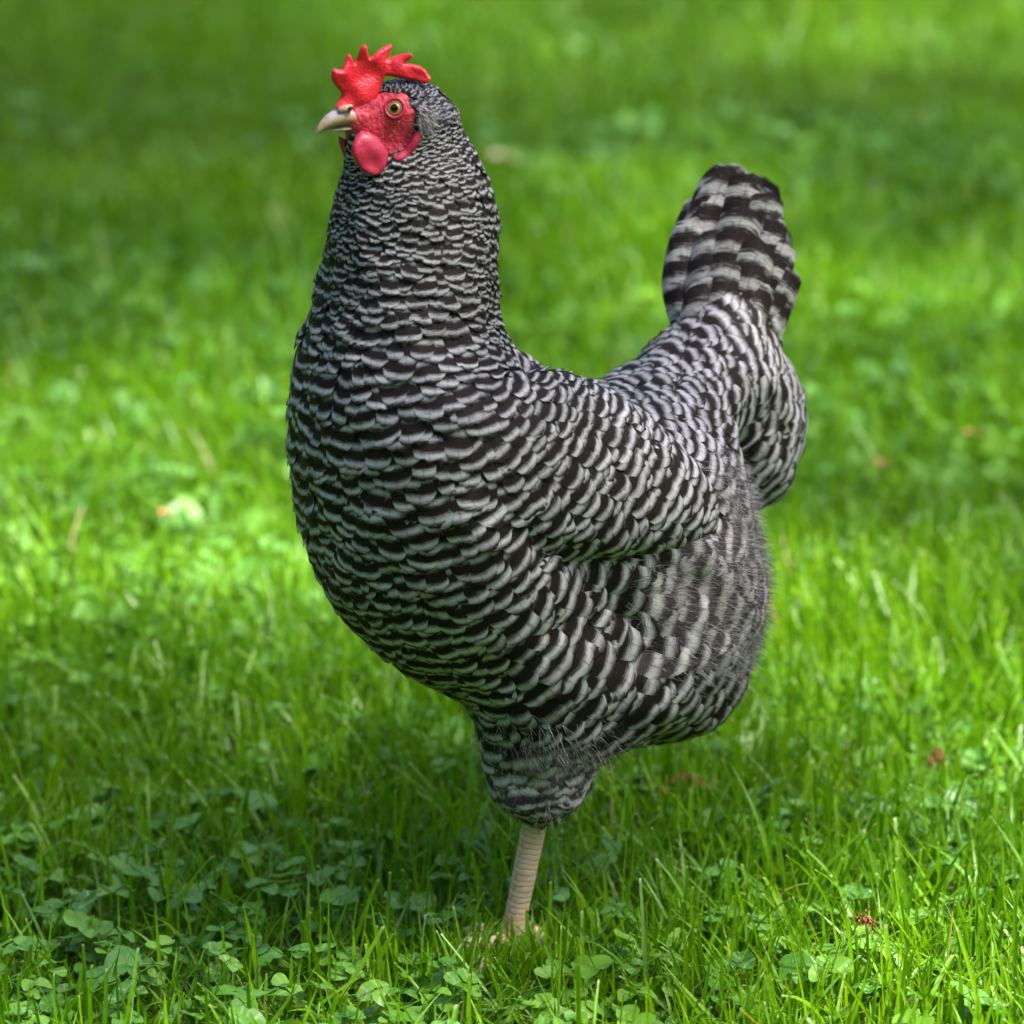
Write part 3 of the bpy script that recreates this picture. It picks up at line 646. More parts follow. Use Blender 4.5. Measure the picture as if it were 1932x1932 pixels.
# beak: two mandibles lofted along curves
M_BEAK = mat_beak()
def loft(name, path, parent, mat):
    """path: px,py, half height px, half width mm, lift"""
    path = np.array(path, float); m = 40; t = np.linspace(0, len(path)-1, m)
    c = [np.interp(t, np.arange(len(path)), path[:, k_]) for k_ in range(4)]
    g = np.exp(-np.linspace(-1.5, 1.5, 9)**2); g /= g.sum(); c = [np.convolve(np.pad(x_, 4, mode='reflect', reflect_type='odd'), g, 'valid') for x_ in c]
    k_ = 20; V, bt = [], []
    C = np.array([E(a, b, yh(a)) for a, b in zip(c[0], c[1])]); tg = norm(np.gradient(C, axis=0)); up = norm(np.cross(tg, HL[None])*-1)
    up = np.where(up[:, 2:3] < 0, -up, up)
    for i in range(m):
        for j in range(k_):
            a = 2*math.pi*j/k_; V.append(C[i] + up[i]*math.sin(a)*max(c[2][i], .15)*K + HL*math.cos(a)*max(c[3][i], .05)*0.001); bt.append(0.5+0.5*math.sin(a))
    V.append(C[-1]); V.append(C[0]); bt += [0.5, 0.5]; F = []; Tt = []
    for i in range(m-1):
        for j in range(k_): F.append((i*k_+j, i*k_+(j+1) % k_, (i+1)*k_+(j+1) % k_, (i+1)*k_+j))
    for j in range(k_): Tt.append(((m-1)*k_+j, (m-1)*k_+(j+1) % k_, m*k_)); Tt.append(((j+1) % k_, j, m*k_+1))
    bv = np.concatenate([np.repeat(np.linspace(0, 1, m), k_), [1, 0]])
    return mesh_obj(name, np.array(V), [np.array(F), np.array(Tt)], mat, parent, {'bv': bv, 'bt': np.array(bt)})
upper = loft('upper_beak', [(698, 230, 9, 6.0), (680, 224, 14, 6.2), (662, 219, 18, 6.0), (645, 219, 17, 5.2), (628, 225, 14.5, 4.2), (613, 234, 10.5, 3.0), (602, 245, 6, 1.7), (595.5, 256, 0.8, 0.3)], hen, M_BEAK)
lower = loft('lower_beak', [(695, 236, 6, 5.6), (665, 239, 7, 4.8), (645, 242, 5, 3.8), (628, 245, 3, 2.4), (616, 247, 1, 1.0)], hen, M_BEAK)
# nostril with its flap
def blob(name, px, py, y, rx, ry, rz, mat, parent, rot=0.0):
    u = np.linspace(0, math.pi, 14); v = np.linspace(0, 2*math.pi, 21)[:-1]; c = E(px, py, y); V = []
    for a in u:
        for b in v:
            x_, z_, y_ = math.sin(a)*math.cos(b)*rx, math.sin(a)*math.sin(b)*rz, math.cos(a)*ry
            V.append(c + RT*(x_*math.cos(rot)-z_*math.sin(rot)) + UP*(x_*math.sin(rot)+z_*math.cos(rot)) + FWD*y_)
    F = [(i*20+j, i*20+(j+1) % 20, (i+1)*20+(j+1) % 20, (i+1)*20+j) for i in range(13) for j in range(20)]
    return mesh_obj(name, np.array(V), np.array(F), mat, parent)
M_HORN = mat_plain('nostril flap', (0.34, 0.20, 0.14), 0.5); M_DARK = mat_plain('nostril', (0.02, 0.008, 0.006), 0.6)
yn = hit(655, 207)[1]; yn = min(yn, yh(655)-0.0045)
blob('nostril_flap', 652, 205, yn-0.0002, 0.0040, 0.0016, 0.0019, M_HORN, upper, R(16))
blob('nostril', 662, 204, yn-0.0012, 0.0017, 0.0010, 0.0010, M_DARK, upper, R(16))
# eye
def mat_eye():
    t = NT('hen eye'); r_ = t.attr('er'); geo = t.n('ShaderNodeNewGeometry'); n_ = t.noise(geo.outputs['Position'], 1500, 2)
    iris = t.ramp(t.math('ADD', r_, t.math('MULTIPLY', t.math('SUBTRACT', n_, .5), .12)), [(0.45, (0.22, 0.07, 0.006)), (0.66, (0.44, 0.19, 0.012)), (0.82, (0.30, 0.12, 0.012)), (0.93, (0.03, 0.012, 0.006))])
    return t.done(t.n('ShaderNodeBsdfPrincipled', {'Base Color': iris, 'Roughness': 0.08, 'Coat Weight': 1.0, 'Coat Roughness': 0.02}))
eh = hit(745, 204); en = grad(eh[None])[0]; en = norm((en*0.6 - FWD*0.55 - RT*0.1)[None])[0]
def disc_sphere(name, c, nrm, rad, ang, mat, parent, push=0.0):
    a = norm(np.cross(nrm, np.array([0, 0, 1.0]))[None])[0]; b = np.cross(a, nrm); V = [c + nrm*(rad+push)]; er = [0.0]; m, k_ = 14, 32
    for i in range(1, m+1):
        th = ang*i/m
        for j in range(k_): ph = 2*math.pi*j/k_; V.append(c + nrm*(rad*math.cos(th)+push) + (a*math.cos(ph)+b*math.sin(ph))*rad*math.sin(th)); er.append(math.sin(th)/math.sin(ang))
    Tt = np.array([(0, 1+j, 1+(j+1) % k_) for j in range(k_)])
    F = np.array([(1+i*k_+j, 1+(i+1)*k_+j, 1+(i+1)*k_+(j+1) % k_, 1+i*k_+(j+1) % k_) for i in range(m-1) for j in range(k_)])
    return mesh_obj(name, np.array(V), [F, Tt], mat, parent, {'er': np.array(er)})
ER = 0.0038; ec = eh - en*(ER - 0.0014)
eye = disc_sphere('eye', ec, en, ER, R(50), mat_eye(), hen)
disc_sphere('pupil', ec, en, ER*1.012, R(31), mat_plain('pupil', (0.003, 0.003, 0.003), 0.05, 0.25, 0.0), eye)
def torus(name, c, nrm, R1, r2, mat, parent, sq=1.0):
    a = norm(np.cross(nrm, np.array([0, 0, 1.0]))[None])[0]; b = np.cross(a, nrm); V = []; m, k_ = 40, 12
    for i in range(m):
        p_ = 2*math.pi*i/m; rd = a*math.cos(p_)+b*math.sin(p_)*sq
        for j in range(k_): q_ = 2*math.pi*j/k_; V.append(c + rd*(R1+r2*math.cos(q_)) + nrm*r2*math.sin(q_))
    F = np.array([(i*k_+j, i*k_+(j+1) % k_, ((i+1) % m)*k_+(j+1) % k_, ((i+1) % m)*k_+j) for i in range(m) for j in range(k_)])
    return mesh_obj(name, np.array(V), F, mat, parent)
torus('eyelid', ec + en*ER*math.cos(R(47)), en, ER*math.sin(R(50))+0.0001, 0.00042, mat_plain('eyelid rim', (0.20, 0.09, 0.035), 0.5), eye)
torus('eye_ring', ec + en*(ER*math.cos(R(56))), en, ER*math.sin(R(50))+0.0017, 0.0009, M_WATT, eye)
# mirrored far-side eye so the head is whole
e2 = ec - 2*((ec-hc)@HL)*HL; n2_ = en - 2*(en@HL)*HL
eye2 = disc_sphere('eye', e2, n2_, ER, R(50), eye.data.materials[0], hen)

# ------------------------------------------------------------------ lawn
g = 600.0
xs = np.concatenate([[-g, -20], np.linspace(-4, 4, 81), [20, g]]); ys = np.concatenate([[-g, -20], np.linspace(-2, 8, 101), [20, g]])
GX, GY = np.meshgrid(xs, ys, indexing='ij')
def gh(x_, y_): return (0.010*np.sin(x_*5.1+1)*np.cos(y_*4.3) + 0.006*np.sin(x_*11+y_*9))*np.clip(np.hypot(x_, y_)/0.25-0.3, 0, 1)*np.exp(-(np.hypot(x_, y_)/30)**2) - 0.002
GZ = gh(GX, GY); i = np.arange(len(xs)-1)[:, None]*len(ys) + np.arange(len(ys)-1)[None]
ground = mesh_obj('ground', np.stack([GX, GY, GZ], -1).reshape(-1, 3), np.stack([i, i+len(ys), i+len(ys)+1, i+1], -1).reshape(-1, 4), mat_ground())
tag(ground, kind='structure')

def lownoise(x_, y_, k=1.0, sd=0):
    r_ = np.random.default_rng(sd+100); v = 0
    for _ in range(7):
        a, b, c, w = r_.uniform(-1, 1)*6*k, r_.uniform(-1, 1)*6*k, r_.uniform(0, 6.3), r_.uniform(.5, 1)
        v = v + w*np.sin(a*x_+b*y_+c)
    return v/3.0
def scatter(n, y0, y1, margin):
    y_ = rng.uniform(y0, y1, n); half = (y_ - CAM[1])*FW/D/2*1.0 + margin
    keep = rng.random(n) < half/half.max(); y_ = y_[keep]; half = half[keep]
    return rng.uniform(-1, 1, len(y_))*half, y_
def blades(x_, y_, L, w, lean, az, curl, tint, cut, seg, name, twist=0.0, fold=0.25):
    n = len(x_); t = np.linspace(0, 1, seg+1)
    z0 = gh(x_, y_)
    ang = lean[:, None] + curl[:, None]*t[None]                    # angle from vertical along the blade
    dt = 1/seg; am = (ang[:, 1:]+ang[:, :-1])/2
    hz_ = np.concatenate([np.zeros((n, 1)), np.cumsum(np.sin(am)*dt, 1)], 1)*L[:, None]; vz = np.concatenate([np.zeros((n, 1)), np.cumsum(np.cos(am)*dt, 1)], 1)*L[:, None]
    ca, sa = np.cos(az), np.sin(az)
    C = np.stack([x_[:, None]+hz_*ca[:, None], y_[:, None]+hz_*sa[:, None], np.maximum(z0[:, None]+vz, z0[:, None]+0.003*t[None])], -1)
    tw = az + math.pi/2 + rng.uniform(-1, 1, n)*twist
    S_ = np.stack([np.cos(tw), np.sin(tw), np.zeros(n)], -1)
    tipw = np.where(cut > 0.5, 0.75, 0.06)
    prof = (0.75+0.25*np.sin(t*3.0))[None]*(1-(1-tipw[:, None])*np.clip((t[None]-0.35)/0.65, 0, 1)**1.7)
    hw = w[:, None]*prof/2
    A_ = C - S_[:, None]*hw[..., None]; B_ = C + S_[:, None]*hw[..., None]
    Nn = np.cross(np.gradient(C, axis=1), S_[:, None]); Nn = norm(Nn)
    M_ = C - Nn*(hw*fold)[..., None]
    X = np.stack([A_, M_, B_], 2).reshape(-1, 3); k_ = seg+1
    i_ = np.arange(seg)*3; q_ = np.concatenate([np.stack([i_, i_+1, i_+4, i_+3], -1), np.stack([i_+1, i_+2, i_+5, i_+4], -1)])
    F = (q_[None] + (np.arange(n)*3*k_)[:, None, None]).reshape(-1, 4)
    at = {'tint': np.repeat(tint, 3*k_), 'fl': np.tile(np.repeat(t, 3), n), 'cut': np.repeat(cut, 3*k_)}
    return X, F, at
parts = []
def add_grass(n, y0, y1, margin, Lr, wr, seg, kk=1.0):
    x_, y_ = scatter(n, y0, y1, margin); n = len(x_)
    cl = lownoise(x_, y_, 1.6, 3)                                   # clover-rich hollows have less grass
    # tufts
    x_ = x_ + rng.normal(0, 0.004, n); 
    kp = rng.random(n) < np.clip(0.80 - 0.35*cl, 0.25, 1)
    footd = np.hypot(x_-FOOTP[0], y_-FOOTP[1]); kp &= (footd > 0.010) & ((np.abs(x_ - FOOTP[0] - 0.004) > 0.013) | (y_ > FOOTP[1] + 0.01) | (y_ < FOOTP[1] - 0.075))
    x_, y_ = x_[kp], y_[kp]; n = len(x_); cl = cl[kp]
    tall = np.clip(1.0 + 0.22*lownoise(x_, y_, 2.2, 5), 0.65, 1.4)
    L = rng.uniform(*Lr, n)*tall*np.where(rng.random(n) < 0.05, 1.35, 1); w = rng.uniform(*wr, n)*np.where(rng.random(n) < 0.08, 1.5, 1)
    flat = rng.random(n) < 0.20
    lean = np.where(flat, rng.uniform(0.7, 1.4, n), np.abs(rng.normal(0, 0.36, n))); az = rng.uniform(0, 2*math.pi, n)
    curl = np.where(flat, rng.uniform(-.2, .6, n), rng.normal(0.35, 0.45, n)); L = np.where(flat, L*1.15, L)
    cut = (rng.random(n) < 0.3).astype(float); tint = np.clip(rng.beta(2.6, 2.3, n)*0.88 - 0.06*cl, 0, 0.92); tint = np.where(rng.random(n) < 0.002, 1.0, tint)
    parts.append(blades(x_, y_, L, w, lean, az, curl, tint, cut, seg, 'g', twist=1.2))
add_grass(36000, -0.55, 0.55, 0.14, (0.028, 0.070), (0.0013, 0.0030), 6)
add_grass(38000, 0.55, 1.8, 0.20, (0.028, 0.060), (0.0018, 0.0034), 4)
add_grass(52000, 1.8, 5.2, 0.5, (0.030, 0.062), (0.0024, 0.0042), 3)
# a tuft closing over the toes
n = 420; x_ = FOOTP[0] - .010 + rng.normal(0, .028, n); y_ = FOOTP[1] - .034 + rng.normal(0, .017, n); kp = np.hypot(x_-FOOTP[0], y_-FOOTP[1]) > .012; x_, y_ = x_[kp], y_[kp]; n = len(x_)
parts.append(blades(x_, y_, rng.uniform(.016, .034, n), rng.uniform(.0016, .003, n), np.abs(rng.normal(0, .4, n)), rng.uniform(0, 6.28, n), rng.normal(.4, .5, n), rng.beta(2.4, 2.3, n)*.88, (rng.random(n) < .3)*1.0, 6, 'g', 1.2))
# the lawn goes on to both sides of the view
n = 110000; x_ = rng.uniform(-2.6, 2.6, n); y_ = rng.uniform(-1.5, 6.5, n); hw_ = np.maximum((y_ - CAM[1])*FW/D/2, 0)
kp = (np.abs(x_) > hw_ + .12) | (y_ < -.5) | (y_ > 5.0); x_, y_ = x_[kp], y_[kp]; n = len(x_)
parts.append(blades(x_, y_, rng.uniform(.03, .065, n), rng.uniform(.003, .0055, n), np.abs(rng.normal(0, .4, n)), rng.uniform(0, 6.28, n), rng.normal(.35, .4, n), np.clip(rng.beta(2.6, 2.3, n)*.88, 0, .92), (rng.random(n) < .3)*1.0, 2, 'g', 1.2))
# matted low blades between
x_, y_ = scatter(16000, -0.5, 0.9, 0.14); n = len(x_)
kp = np.hypot(x_-FOOTP[0], y_-FOOTP[1]) > 0.012; x_, y_ = x_[kp], y_[kp]; n = len(x_)
parts.append(blades(x_, y_, rng.uniform(.015, .032, n), rng.uniform(.0012, .0026, n), rng.uniform(.2, 1.3, n), rng.uniform(0, 6.28, n), rng.uniform(-.3, .8, n), rng.beta(2, 2.5, n)*0.8, (rng.random(n) < .2)*1.0, 4, 'g', 1.5))
off = 0; Xs, Fs, As = [], [], {'tint': [], 'fl': [], 'cut': []}
for X, F, at in parts:
    Xs.append(X); Fs.append(F+off); off += len(X)
    for k_ in As: As[k_].append(at[k_])
gr = mesh_obj('grass', np.concatenate(Xs), np.concatenate(Fs), M_GRASS, attrs={k_: np.concatenate(v) for k_, v in As.items()})
tag(gr, 'short bright green lawn grass around the hen', 'grass', kind='stuff')
print('grass faces', sum(len(f) for f in Fs))

# clover: three round leaflets on a thin stem
def clover(x_, y_, hgt, size, name):
    n = len(x_); z0 = gh(x_, y_) + hgt; az0 = rng.uniform(0, 6.28, n); tilt = rng.normal(0, 0.28, (n, 2)); fold = rng.uniform(0.05, 0.55, n); droop = rng.uniform(-0.25, 0.35, n)
    # leaflet grid: u across (-1..1) 5 cols, v along 6 rows
    u = np.linspace(-1, 1, 7); v = np.linspace(0, 1, 8); U, Vv = np.meshgrid(u, v, indexing='xy')
    wv = np.sin(np.clip(Vv, 0, 1)**0.72*math.pi*0.93)**0.62*0.54; wv[0] = 0.015
    notch = 0.07*np.exp(-(U/0.25)**2)*np.clip((Vv-0.8)/0.2, 0, 1); rnd = -0.13*(U**2)*np.clip(Vv-0.6, 0, 1)
    al = Vv - notch + rnd; ac = U*wv
    Xs_, tn, fu, fl, mk = [], [], [], [], []
    tint = np.clip(rng.beta(2, 2, n), 0, 1); mark = (rng.random(n) < 0.5)*rng.random(n)
    for k_ in range(3):
        a = az0 + k_*2.094 + rng.normal(0, .12, n); sz = size*rng.uniform(.88, 1.1, n)
        r_ = np.stack([np.cos(a), np.sin(a)], -1); s2 = np.stack([-np.sin(a), np.cos(a)], -1)
        rad = (al[None]*sz[:, None, None]); acr = ac[None]*sz[:, None, None]
        dz = -droop[:, None, None]*rad**2/size[:, None, None] + np.abs(acr)*fold[:, None, None] + 0.25*rad*np.clip(fold-.3, 0, 1)[:, None, None]
        X = np.stack([x_[:, None, None]+r_[:, 0, None, None]*rad+s2[:, 0, None, None]*acr, y_[:, None, None]+r_[:, 1, None, None]*rad+s2[:, 1, None, None]*acr,
                      z0[:, None, None]+dz], -1)
        X[..., 2] += (X[..., 0]-x_[:, None, None])*tilt[:, 0, None, None] + (X[..., 1]-y_[:, None, None])*tilt[:, 1, None, None] + rng.normal(0, .0012, n)[:, None, None]
        Xs_.append(X.reshape(n, -1, 3)); 
    X = np.concatenate(Xs_, 1); m = U.size*3
    nu, nvv = 7, 8; i_ = np.arange(nvv-1)[:, None]*nu + np.arange(nu-1)[None]; q_ = np.stack([i_, i_+1, i_+nu+1, i_+nu], -1).reshape(-1, 4)
    q_ = np.concatenate([q_ + k_*U.size for k_ in range(3)])
    F = (q_[None] + (np.arange(n)*m)[:, None, None]).reshape(-1, 4)
    at = {'tint': np.repeat(tint, m), 'fu': np.tile(U.ravel(), 3*n), 'fl': np.tile(Vv.ravel(), 3*n), 'mark': np.repeat(mark, m)}
    X = X.reshape(-1, 3)
    # stems: three-sided ribbons
    k_ = 4; t = np.linspace(0, 1, k_); bx, by = x_+rng.normal(0, .008, n), y_+rng.normal(0, .008, n)
    C = np.stack([bx[:, None]+(x_-bx)[:, None]*t[None]**1.5, by[:, None]+(y_-by)[:, None]*t[None]**1.5, gh(x_, y_)[:, None]+hgt[:, None]*t[None]], -1)
    ring = np.array([[math.cos(q2), math.sin(q2), 0] for q2 in (0, 2.09, 4.19)])*0.00055
    SX = (C[:, :, None] + ring[None, None]).reshape(-1, 3); i_ = np.arange(k_-1)[:, None]*3
    j = np.arange(3)[None]; q2 = np.stack([i_+j, i_+(j+1) % 3, i_+3+(j+1) % 3, i_+3+j], -1).reshape(-1, 4)
    SF = (q2[None]+(np.arange(n)*3*k_)[:, None, None]).reshape(-1, 4) + len(X)
    ns = len(SX); at['tint'] = np.concatenate([at['tint'], np.full(ns, .8)])
    for kk in ('fu', 'fl', 'mark'): at[kk] = np.concatenate([at[kk], np.full(ns, 0.7 if kk != 'mark' else 0)])
    o = mesh_obj(name, np.concatenate([X, SX]), np.concatenate([F, SF]), M_CLOV, attrs=at)
    tag(o, 'low white clover leaves growing among the grass', 'clover', kind='stuff')
    return o
cx, cy, ch_, cs_ = [], [], [], []
for n_, y0, y1, mg, s0, s1 in ((3900, -0.55, 0.6, .14, .0070, .0118), (4600, .6, 2.0, .2, .0075, .0115), (1800, 2.0, 5.0, .4, .008, .013)):
    x_, y_ = scatter(n_, y0, y1, mg); cl = lownoise(x_, y_, 1.6, 3); kp = rng.random(len(x_)) < np.clip(0.6+0.32*cl, 0.25, 1)
    kp &= (np.hypot(x_-FOOTP[0], y_-FOOTP[1]) > 0.024) & ((np.abs(x_-FOOTP[0]) > 0.022) | (y_ > 0) | (y_ < -0.09))
    x_, y_ = x_[kp], y_[kp]; cx.append(x_); cy.append(y_); ch_.append(rng.uniform(.010, .030, len(x_))); cs_.append(rng.uniform(s0, s1, len(x_)))
clover(*[np.concatenate(a) for a in (cx, cy, ch_, cs_)], 'clover')

# ------------------------------------------------------------------ unseen tree, crown thinned to shape sun pools and shade (right, beyond the frame)
def gpt(px, py):
    d = FWD + RT*(px-NP/2)/NP*FW/D - UP*(py-NP/2)/NP*FW/D; return (CAM + d*(-CAM[2]/d[2]))[:2]
SD = np.array(sdir)
pools = [ # picture place of a sun fleck on the ground, radius x, radius y, openness
 (300, 1050, .20, .42, .95), (90, 1180, .14, .25, .9), (440, 800, .14, .30, .85), (1750, 1400, .16, .20, .85), (1560, 1230, .12, .20, .7), (1700, 650, .35, .6, .85), (1300, 420, .3, .5, .85),
 (800, 40, .25, .4, .9), (1100, 250, .25, .5, .5), (150, 1800, .12, .10, .85), (1400, 1850, .25, .10, .85), (650, 1250, .10, .14, .7)]
shades = [(150, 200, .5, .9, .75), (520, 1490, .24, .12, .7), (1880, 800, .15, .3, .35), (80, 560, .15, .3, .4), (1500, 300, .3, .3, .25), (1560, 1000, .10, .25, .4), (1250, 1560, .12, .08, .4), (820, 1600, .16, .09, .35), (1850, 300, .3, .5, .25)]
hb = np.array([0.06, 0.04, 0.28]); hb = hb[:2] - SD[:2]/SD[2]*hb[2]
hb2 = np.array([0.09, 0.05, 0.30]); hb2 = hb2[:2] - SD[:2]/SD[2]*hb2[2]
def open_at(g):
    o_ = np.full(len(g), 0.90)
    for (px, py, rx, ry, a) in shades:
        c = gpt(px, py); o_ *= 1 - a*np.exp(-(((g[:, 0]-c[0])/rx)**2 + ((g[:, 1]-c[1])/ry)**2)**1.5)
    for (px, py, rx, ry, a) in pools:
        c = gpt(px, py); o_ = np.maximum(o_, a*np.exp(-(((g[:, 0]-c[0])/rx)**2 + ((g[:, 1]-c[1])/ry)**2)**1.5))
    w = np.exp(-(((g[:, 0]-hb[0])/.30)**2 + ((g[:, 1]-hb[1])/.26)**2)**2)
    return o_*(1-w) + (0.30 + 0.30*np.exp(-(((g[:, 0]-hb2[0])/.13)**2 + ((g[:, 1]-hb2[1])/.16)**2)))*w
CC = np.array([SD[0]/SD[2]*6.6, 1.6 + SD[1]/SD[2]*6.6, 6.6]); n = 90000
v = norm(rng.normal(size=(n, 3)))*(rng.random(n)**(1/2.6))[:, None]*np.array([4.4, 5.4, 2.3]); X0 = CC + v
cell = lownoise(X0[:, 0]+X0[:, 2]*.7, X0[:, 1]-X0[:, 2]*.4, 0.5, 9)
G0 = X0[:, :2] - SD[:2]/SD[2]*X0[:, 2:3]
op = np.clip(open_at(G0) + 0.06*cell, 0, 1); tau = -np.log(np.clip(op, 0.05, 0.999)); X0 = X0[rng.random(n) < np.clip(tau/2.9, 0, 1)]; n = len(X0)
a1 = norm(rng.normal(size=(n, 3))*np.array([1, 1, .5])); b1 = norm(np.cross(a1, norm(rng.normal(size=(n, 3))*.5+np.array([0, 0, 1.0])))); c1 = np.cross(a1, b1); sz = rng.uniform(.045, .075, n)[:, None]
out6 = [(-1, 0, 0), (-.35, .62, .12), (.4, .5, .1), (1, 0, -.1), (.4, -.5, .1), (-.35, -.62, .12)]
LV = np.stack([X0 + (a1*p0 + b1*p1 + c1*p2)*sz for p0, p1, p2 in out6], 1).reshape(-1, 3)
LF = np.concatenate([np.arange(n)[:, None]*6 + np.array([0, 1, 2, 3]), np.arange(n)[:, None]*6 + np.array([0, 3, 4, 5])])
def mat_tleaf():
    t = NT('tree leaf'); geo = t.n('ShaderNodeNewGeometry'); nn_ = t.noise(geo.outputs['Position'], 3, 2)
    c = t.ramp(nn_, [(0.3, (0.04, 0.10, 0.02)), (0.7, (0.07, 0.16, 0.03))])
    return t.done(t.n('ShaderNodeMixShader', {0: 0.3, 1: t.n('ShaderNodeBsdfPrincipled', {'Base Color': c, 'Roughness': 0.5}).outputs[0], 2: t.n('ShaderNodeBsdfTranslucent', {0: c}).outputs[0]}))
def tubes(paths):
    V, F = [], []; k_ = 10
    for pts in paths:
        pts = np.array(pts, float); o_ = len(V)
        for i_, (x_, y_, z_, r_) in enumerate(pts):
            tg = pts[min(i_+1, len(pts)-1), :3]-pts[max(i_-1, 0), :3]; tg /= np.linalg.norm(tg); a = np.cross(tg, [0.3, 1, .1]); a /= np.linalg.norm(a); b = np.cross(tg, a)
            for j in range(k_): an = 2*math.pi*j/k_; V.append(np.array([x_, y_, z_]) + (a*math.cos(an)+b*math.sin(an))*r_*(1+.08*math.sin(3*an+i_)))
        for i_ in range(len(pts)-1):
            for j in range(k_): F.append((o_+i_*k_+j, o_+i_*k_+(j+1) % k_, o_+(i_+1)*k_+(j+1) % k_, o_+(i_+1)*k_+j))
    return np.array(V), np.array(F)
bx0, by0 = CC[0]+0.9, CC[1]-0.4
paths = [[(bx0, by0, -.1, .30), (bx0, by0, .6, .23), (bx0-.1, by0+.1, 2.2, .20), (bx0+.1, by0+.5, 4.4, .13), (bx0+.4, by0+1.6, 6.2, .07), (bx0+.5, by0+2, 7.8, .03)]]
for q3 in range(11):
    an = q3*2.4; z3 = 3.2+q3*.38; rr = 3.3-.12*q3; p0 = np.array([bx0+.05*q3, by0+.12*q3, z3])
    paths.append([(*(p0+np.array([math.cos(an)*rr*t_, math.sin(an)*rr*t_*1.15, 1.5*t_**.7])), .034*(1-t_)+.006) for t_ in (0, .25, .5, .75, 1)])
TV, TFc = tubes(paths)
tb = NT('tree bark'); gb = tb.n('ShaderNodeNewGeometry'); nb_ = tb.noise(gb.outputs['Position'], 14, 5, .7)
M_BARK = tb.done(tb.n('ShaderNodeBsdfPrincipled', {'Base Color': tb.ramp(nb_, [(.3, (.05, .038, .028)), (.7, (.15, .12, .09))]), 'Roughness': .9, 'Normal': tb.bump(nb_, .8, .02)}))
tree = mesh_obj('shade_tree', TV, TFc, M_BARK)
tag(tree, 'unseen leafy tree right of the frame, crown shaped to place the dapples', 'tree')
mesh_obj('crown', LV, LF, mat_tleaf(), tree, smooth=False)

# added unseen hedges, placed to keep the low sky off the lawn
M_CORE = mat_plain('hedge wood', (0.02, 0.025, 0.012), 0.9, 0.1); M_TL = bpy.data.materials['tree leaf']
def added_hedge(cx, cy, L, vert, label):
    nx_, nz_ = 40, 12; V = []; F = []; Hh = 5.2
    def pt(a, b, th, out):
        x_ = (a-.5)*L; z_ = b*Hh; w_ = (.55+.18*math.sin(x_*1.3+cx)*math.cos(z_*1.1)+.1*math.sin(x_*3.1+z_*2))*(1-.35*b**4) + out
        y_ = w_*math.cos(th); zz = z_ + (0.25*math.sin(x_*.9+cy) if b > .8 else 0)
        return (cx+x_, cy+y_, zz) if not vert else (cx+y_, cy+x_, zz)
    for i_ in range(nx_):
        a = i_/(nx_-1)
        for j in range(2*nz_): b = (j if j < nz_ else 2*nz_-1-j)/(nz_-1); V.append(pt(a, b, 0 if j < nz_ else math.pi, -.12))
    m_ = 2*nz_
    for i_ in range(nx_-1):
        for j in range(m_): F.append((i_*m_+j, i_*m_+(j+1) % m_, (i_+1)*m_+(j+1) % m_, (i_+1)*m_+j))
    o_ = mesh_obj('added_hedge', np.array(V), np.array(F), M_CORE); tag(o_, label, 'added_hedge', 'added unseen hedges that block the low sky')
    n_ = 9000; C_ = np.array([pt(rng.random(), rng.random()**.8, rng.choice([0, math.pi]), rng.uniform(-.12, .12)) for _ in range(n_)])
    a_ = norm(rng.normal(size=(n_, 3))); b_ = norm(np.cross(a_, rng.normal(size=(n_, 3)))); c_2 = np.cross(a_, b_); z2 = rng.uniform(.06, .11, n_)[:, None]
    LV_ = np.stack([C_ + (a_*p0+b_*p1+c_2*p2)*z2 for p0, p1, p2 in out6], 1).reshape(-1, 3)
    mesh_obj('foliage', LV_, np.concatenate([np.arange(n_)[:, None]*6+np.array([0, 1, 2, 3]), np.arange(n_)[:, None]*6+np.array([0, 3, 4, 5])]), M_TL, o_, smooth=False)
added_hedge(0, 12.5, 22, False, 'unseen leafy wall added beyond the far end to block low sky'); added_hedge(-8, 2, 20, True, 'unseen leafy wall added on the left to block low sky')
added_hedge(11.5, 2, 20, True, 'unseen leafy wall added on the right behind the tree to block low sky'); added_hedge(1, -8.5, 18, False, 'unseen leafy wall added behind the camera to block low sky')

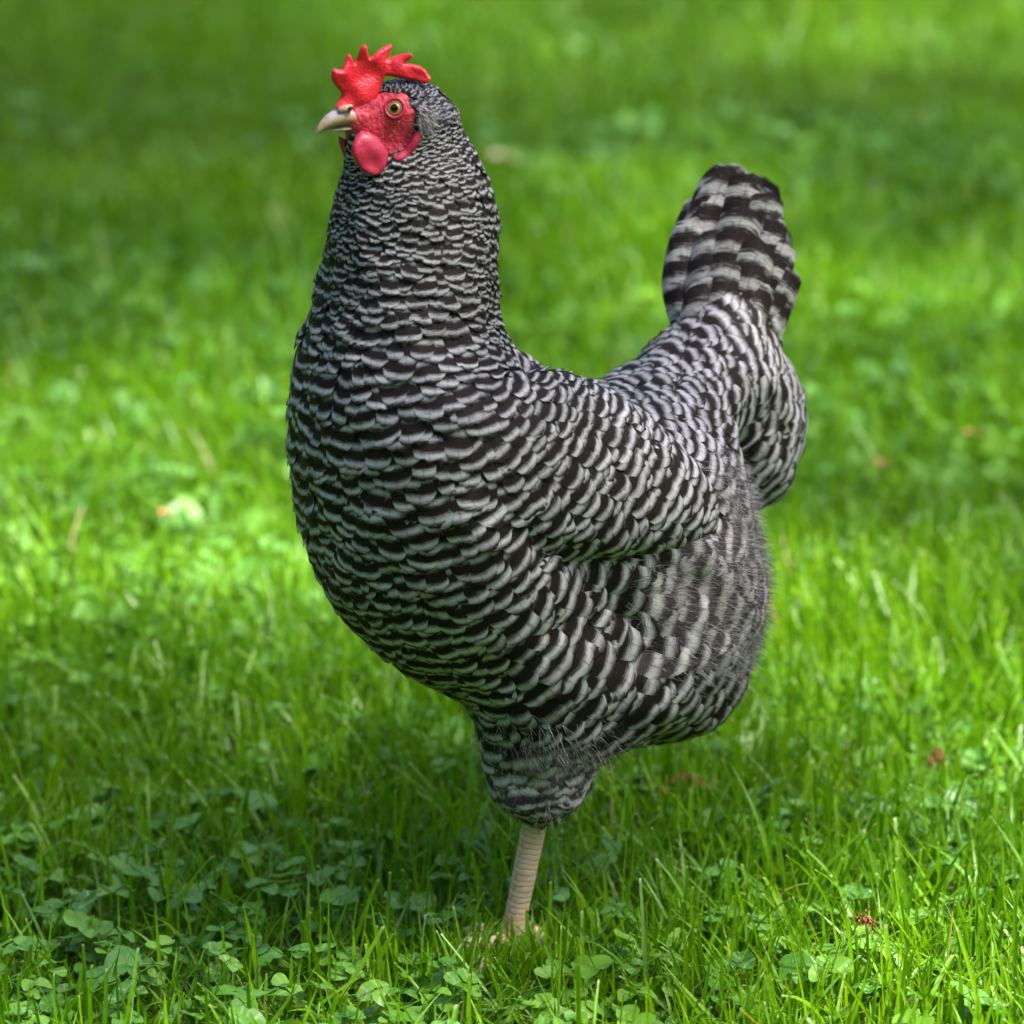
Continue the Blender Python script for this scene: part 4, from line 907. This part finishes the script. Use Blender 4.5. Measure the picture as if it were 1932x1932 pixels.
# ------------------------------------------------------------------ small countable things in the lawn
def ground_at(px, py):
    d = FWD + RT*(px-NP/2)/NP*FW/D - UP*(py-NP/2)/NP*FW/D; return CAM + d*(-(CAM[2]-0.02)/d[2])
M_SEED = mat_plain('dry seed head', (0.22, 0.075, 0.04), 0.8, 0.2)
def seed_head(px, py, bend, label, seed_):
    r_ = np.random.default_rng(seed_); b = ground_at(px, py); L = 0.034; V, F = [], []; m, k_ = 14, 6
    pts = [b + np.array([L*(t-0.5)*math.cos(bend), L*(t-0.5)*0.4, 0.008+0.012*math.sin(t*3)*math.sin(bend+1)]) for t in np.linspace(0, 1, m)]
    for i_ in range(m):
        for j in range(k_): a = 6.283*j/k_; V.append(pts[i_] + np.array([0, math.cos(a), math.sin(a)])*0.0004)
    for i_ in range(m-1):
        for j in range(k_): F.append((i_*k_+j, i_*k_+(j+1) % k_, (i_+1)*k_+(j+1) % k_, (i_+1)*k_+j))
    st_ = mesh_obj('dry_seed_head', np.array(V), np.array(F), M_SEED)
    V, F = [], []
    for _ in range(70):
        c = pts[r_.integers(2, m)] + r_.normal(0, .0015, 3); o_ = len(V); s2 = r_.uniform(.0006, .0012)
        V += [c+np.array(q2)*s2 for q2 in ((1, 0, 0), (-1, 0, 0), (0, 1, 0), (0, -1, 0), (0, 0, 1.4), (0, 0, -1.4))]
        F += [(o_+a, o_+b_, o_+c_) for a, b_, c_ in ((0, 2, 4), (2, 1, 4), (1, 3, 4), (3, 0, 4), (2, 0, 5), (1, 2, 5), (3, 1, 5), (0, 3, 5))]
    mesh_obj('seeds', np.array(V), np.array(F), M_SEED, st_)
    tag(st_, label, 'seed head', 'dry brown seed heads in the lawn')
seed_head(1285, 1530, .5, 'reddish brown dry seed head just right of the hen leg below the belly', 1)
seed_head(1625, 1795, 1.2, 'brown dry seed head low among clover near the bottom right', 2)
seed_head(1765, 1475, 1.3, 'pinkish brown dry seed head in the bright grass at the right', 3)
M_DL = mat_plain('fallen leaf', (0.60, 0.47, 0.30), 0.7, 0.2); M_DO = mat_plain('brown fallen leaf', (0.42, 0.18, 0.08), 0.7, 0.2)
def fallen(px, py, s2, mat, label):
    b = ground_at(px, py); b[2] = 0.034; V, F = [], []; m = 9
    for i_ in range(m):
        t = i_/(m-1); w = math.sin(math.pi*min(.98, .04+t))*0.42*s2
        for j, u_ in enumerate((-1, -.5, 0, .5, 1)): V.append(b + np.array([(t-.5)*s2, u_*w, 0.15*s2*abs(u_)+0.12*s2*math.sin(t*5+u_)]))
    F = [(i_*5+j, i_*5+j+1, i_*5+j+6, i_*5+j+5) for i_ in range(m-1) for j in range(4)]
    o = mesh_obj('fallen_leaf', np.array(V), np.array(F), mat); md = o.modifiers.new('s', 'SOLIDIFY'); md.thickness = 0.0005
    tag(o, label, 'leaf', 'fallen leaves in the lawn')
fallen(950, 330, 0.024, M_DL, 'pale tan fallen leaf blurred behind the neck of the hen')
fallen(1832, 856, 0.011, M_DO, 'brown fallen leaf in the blurred grass at the far right edge')
fallen(1665, 915, 0.012, M_DO, 'brown fallen leaf in the blurred grass right of the tail')
fallen(315, 1010, 0.011, M_DO, 'small brown fallen leaf in the bright grass left of the breast')
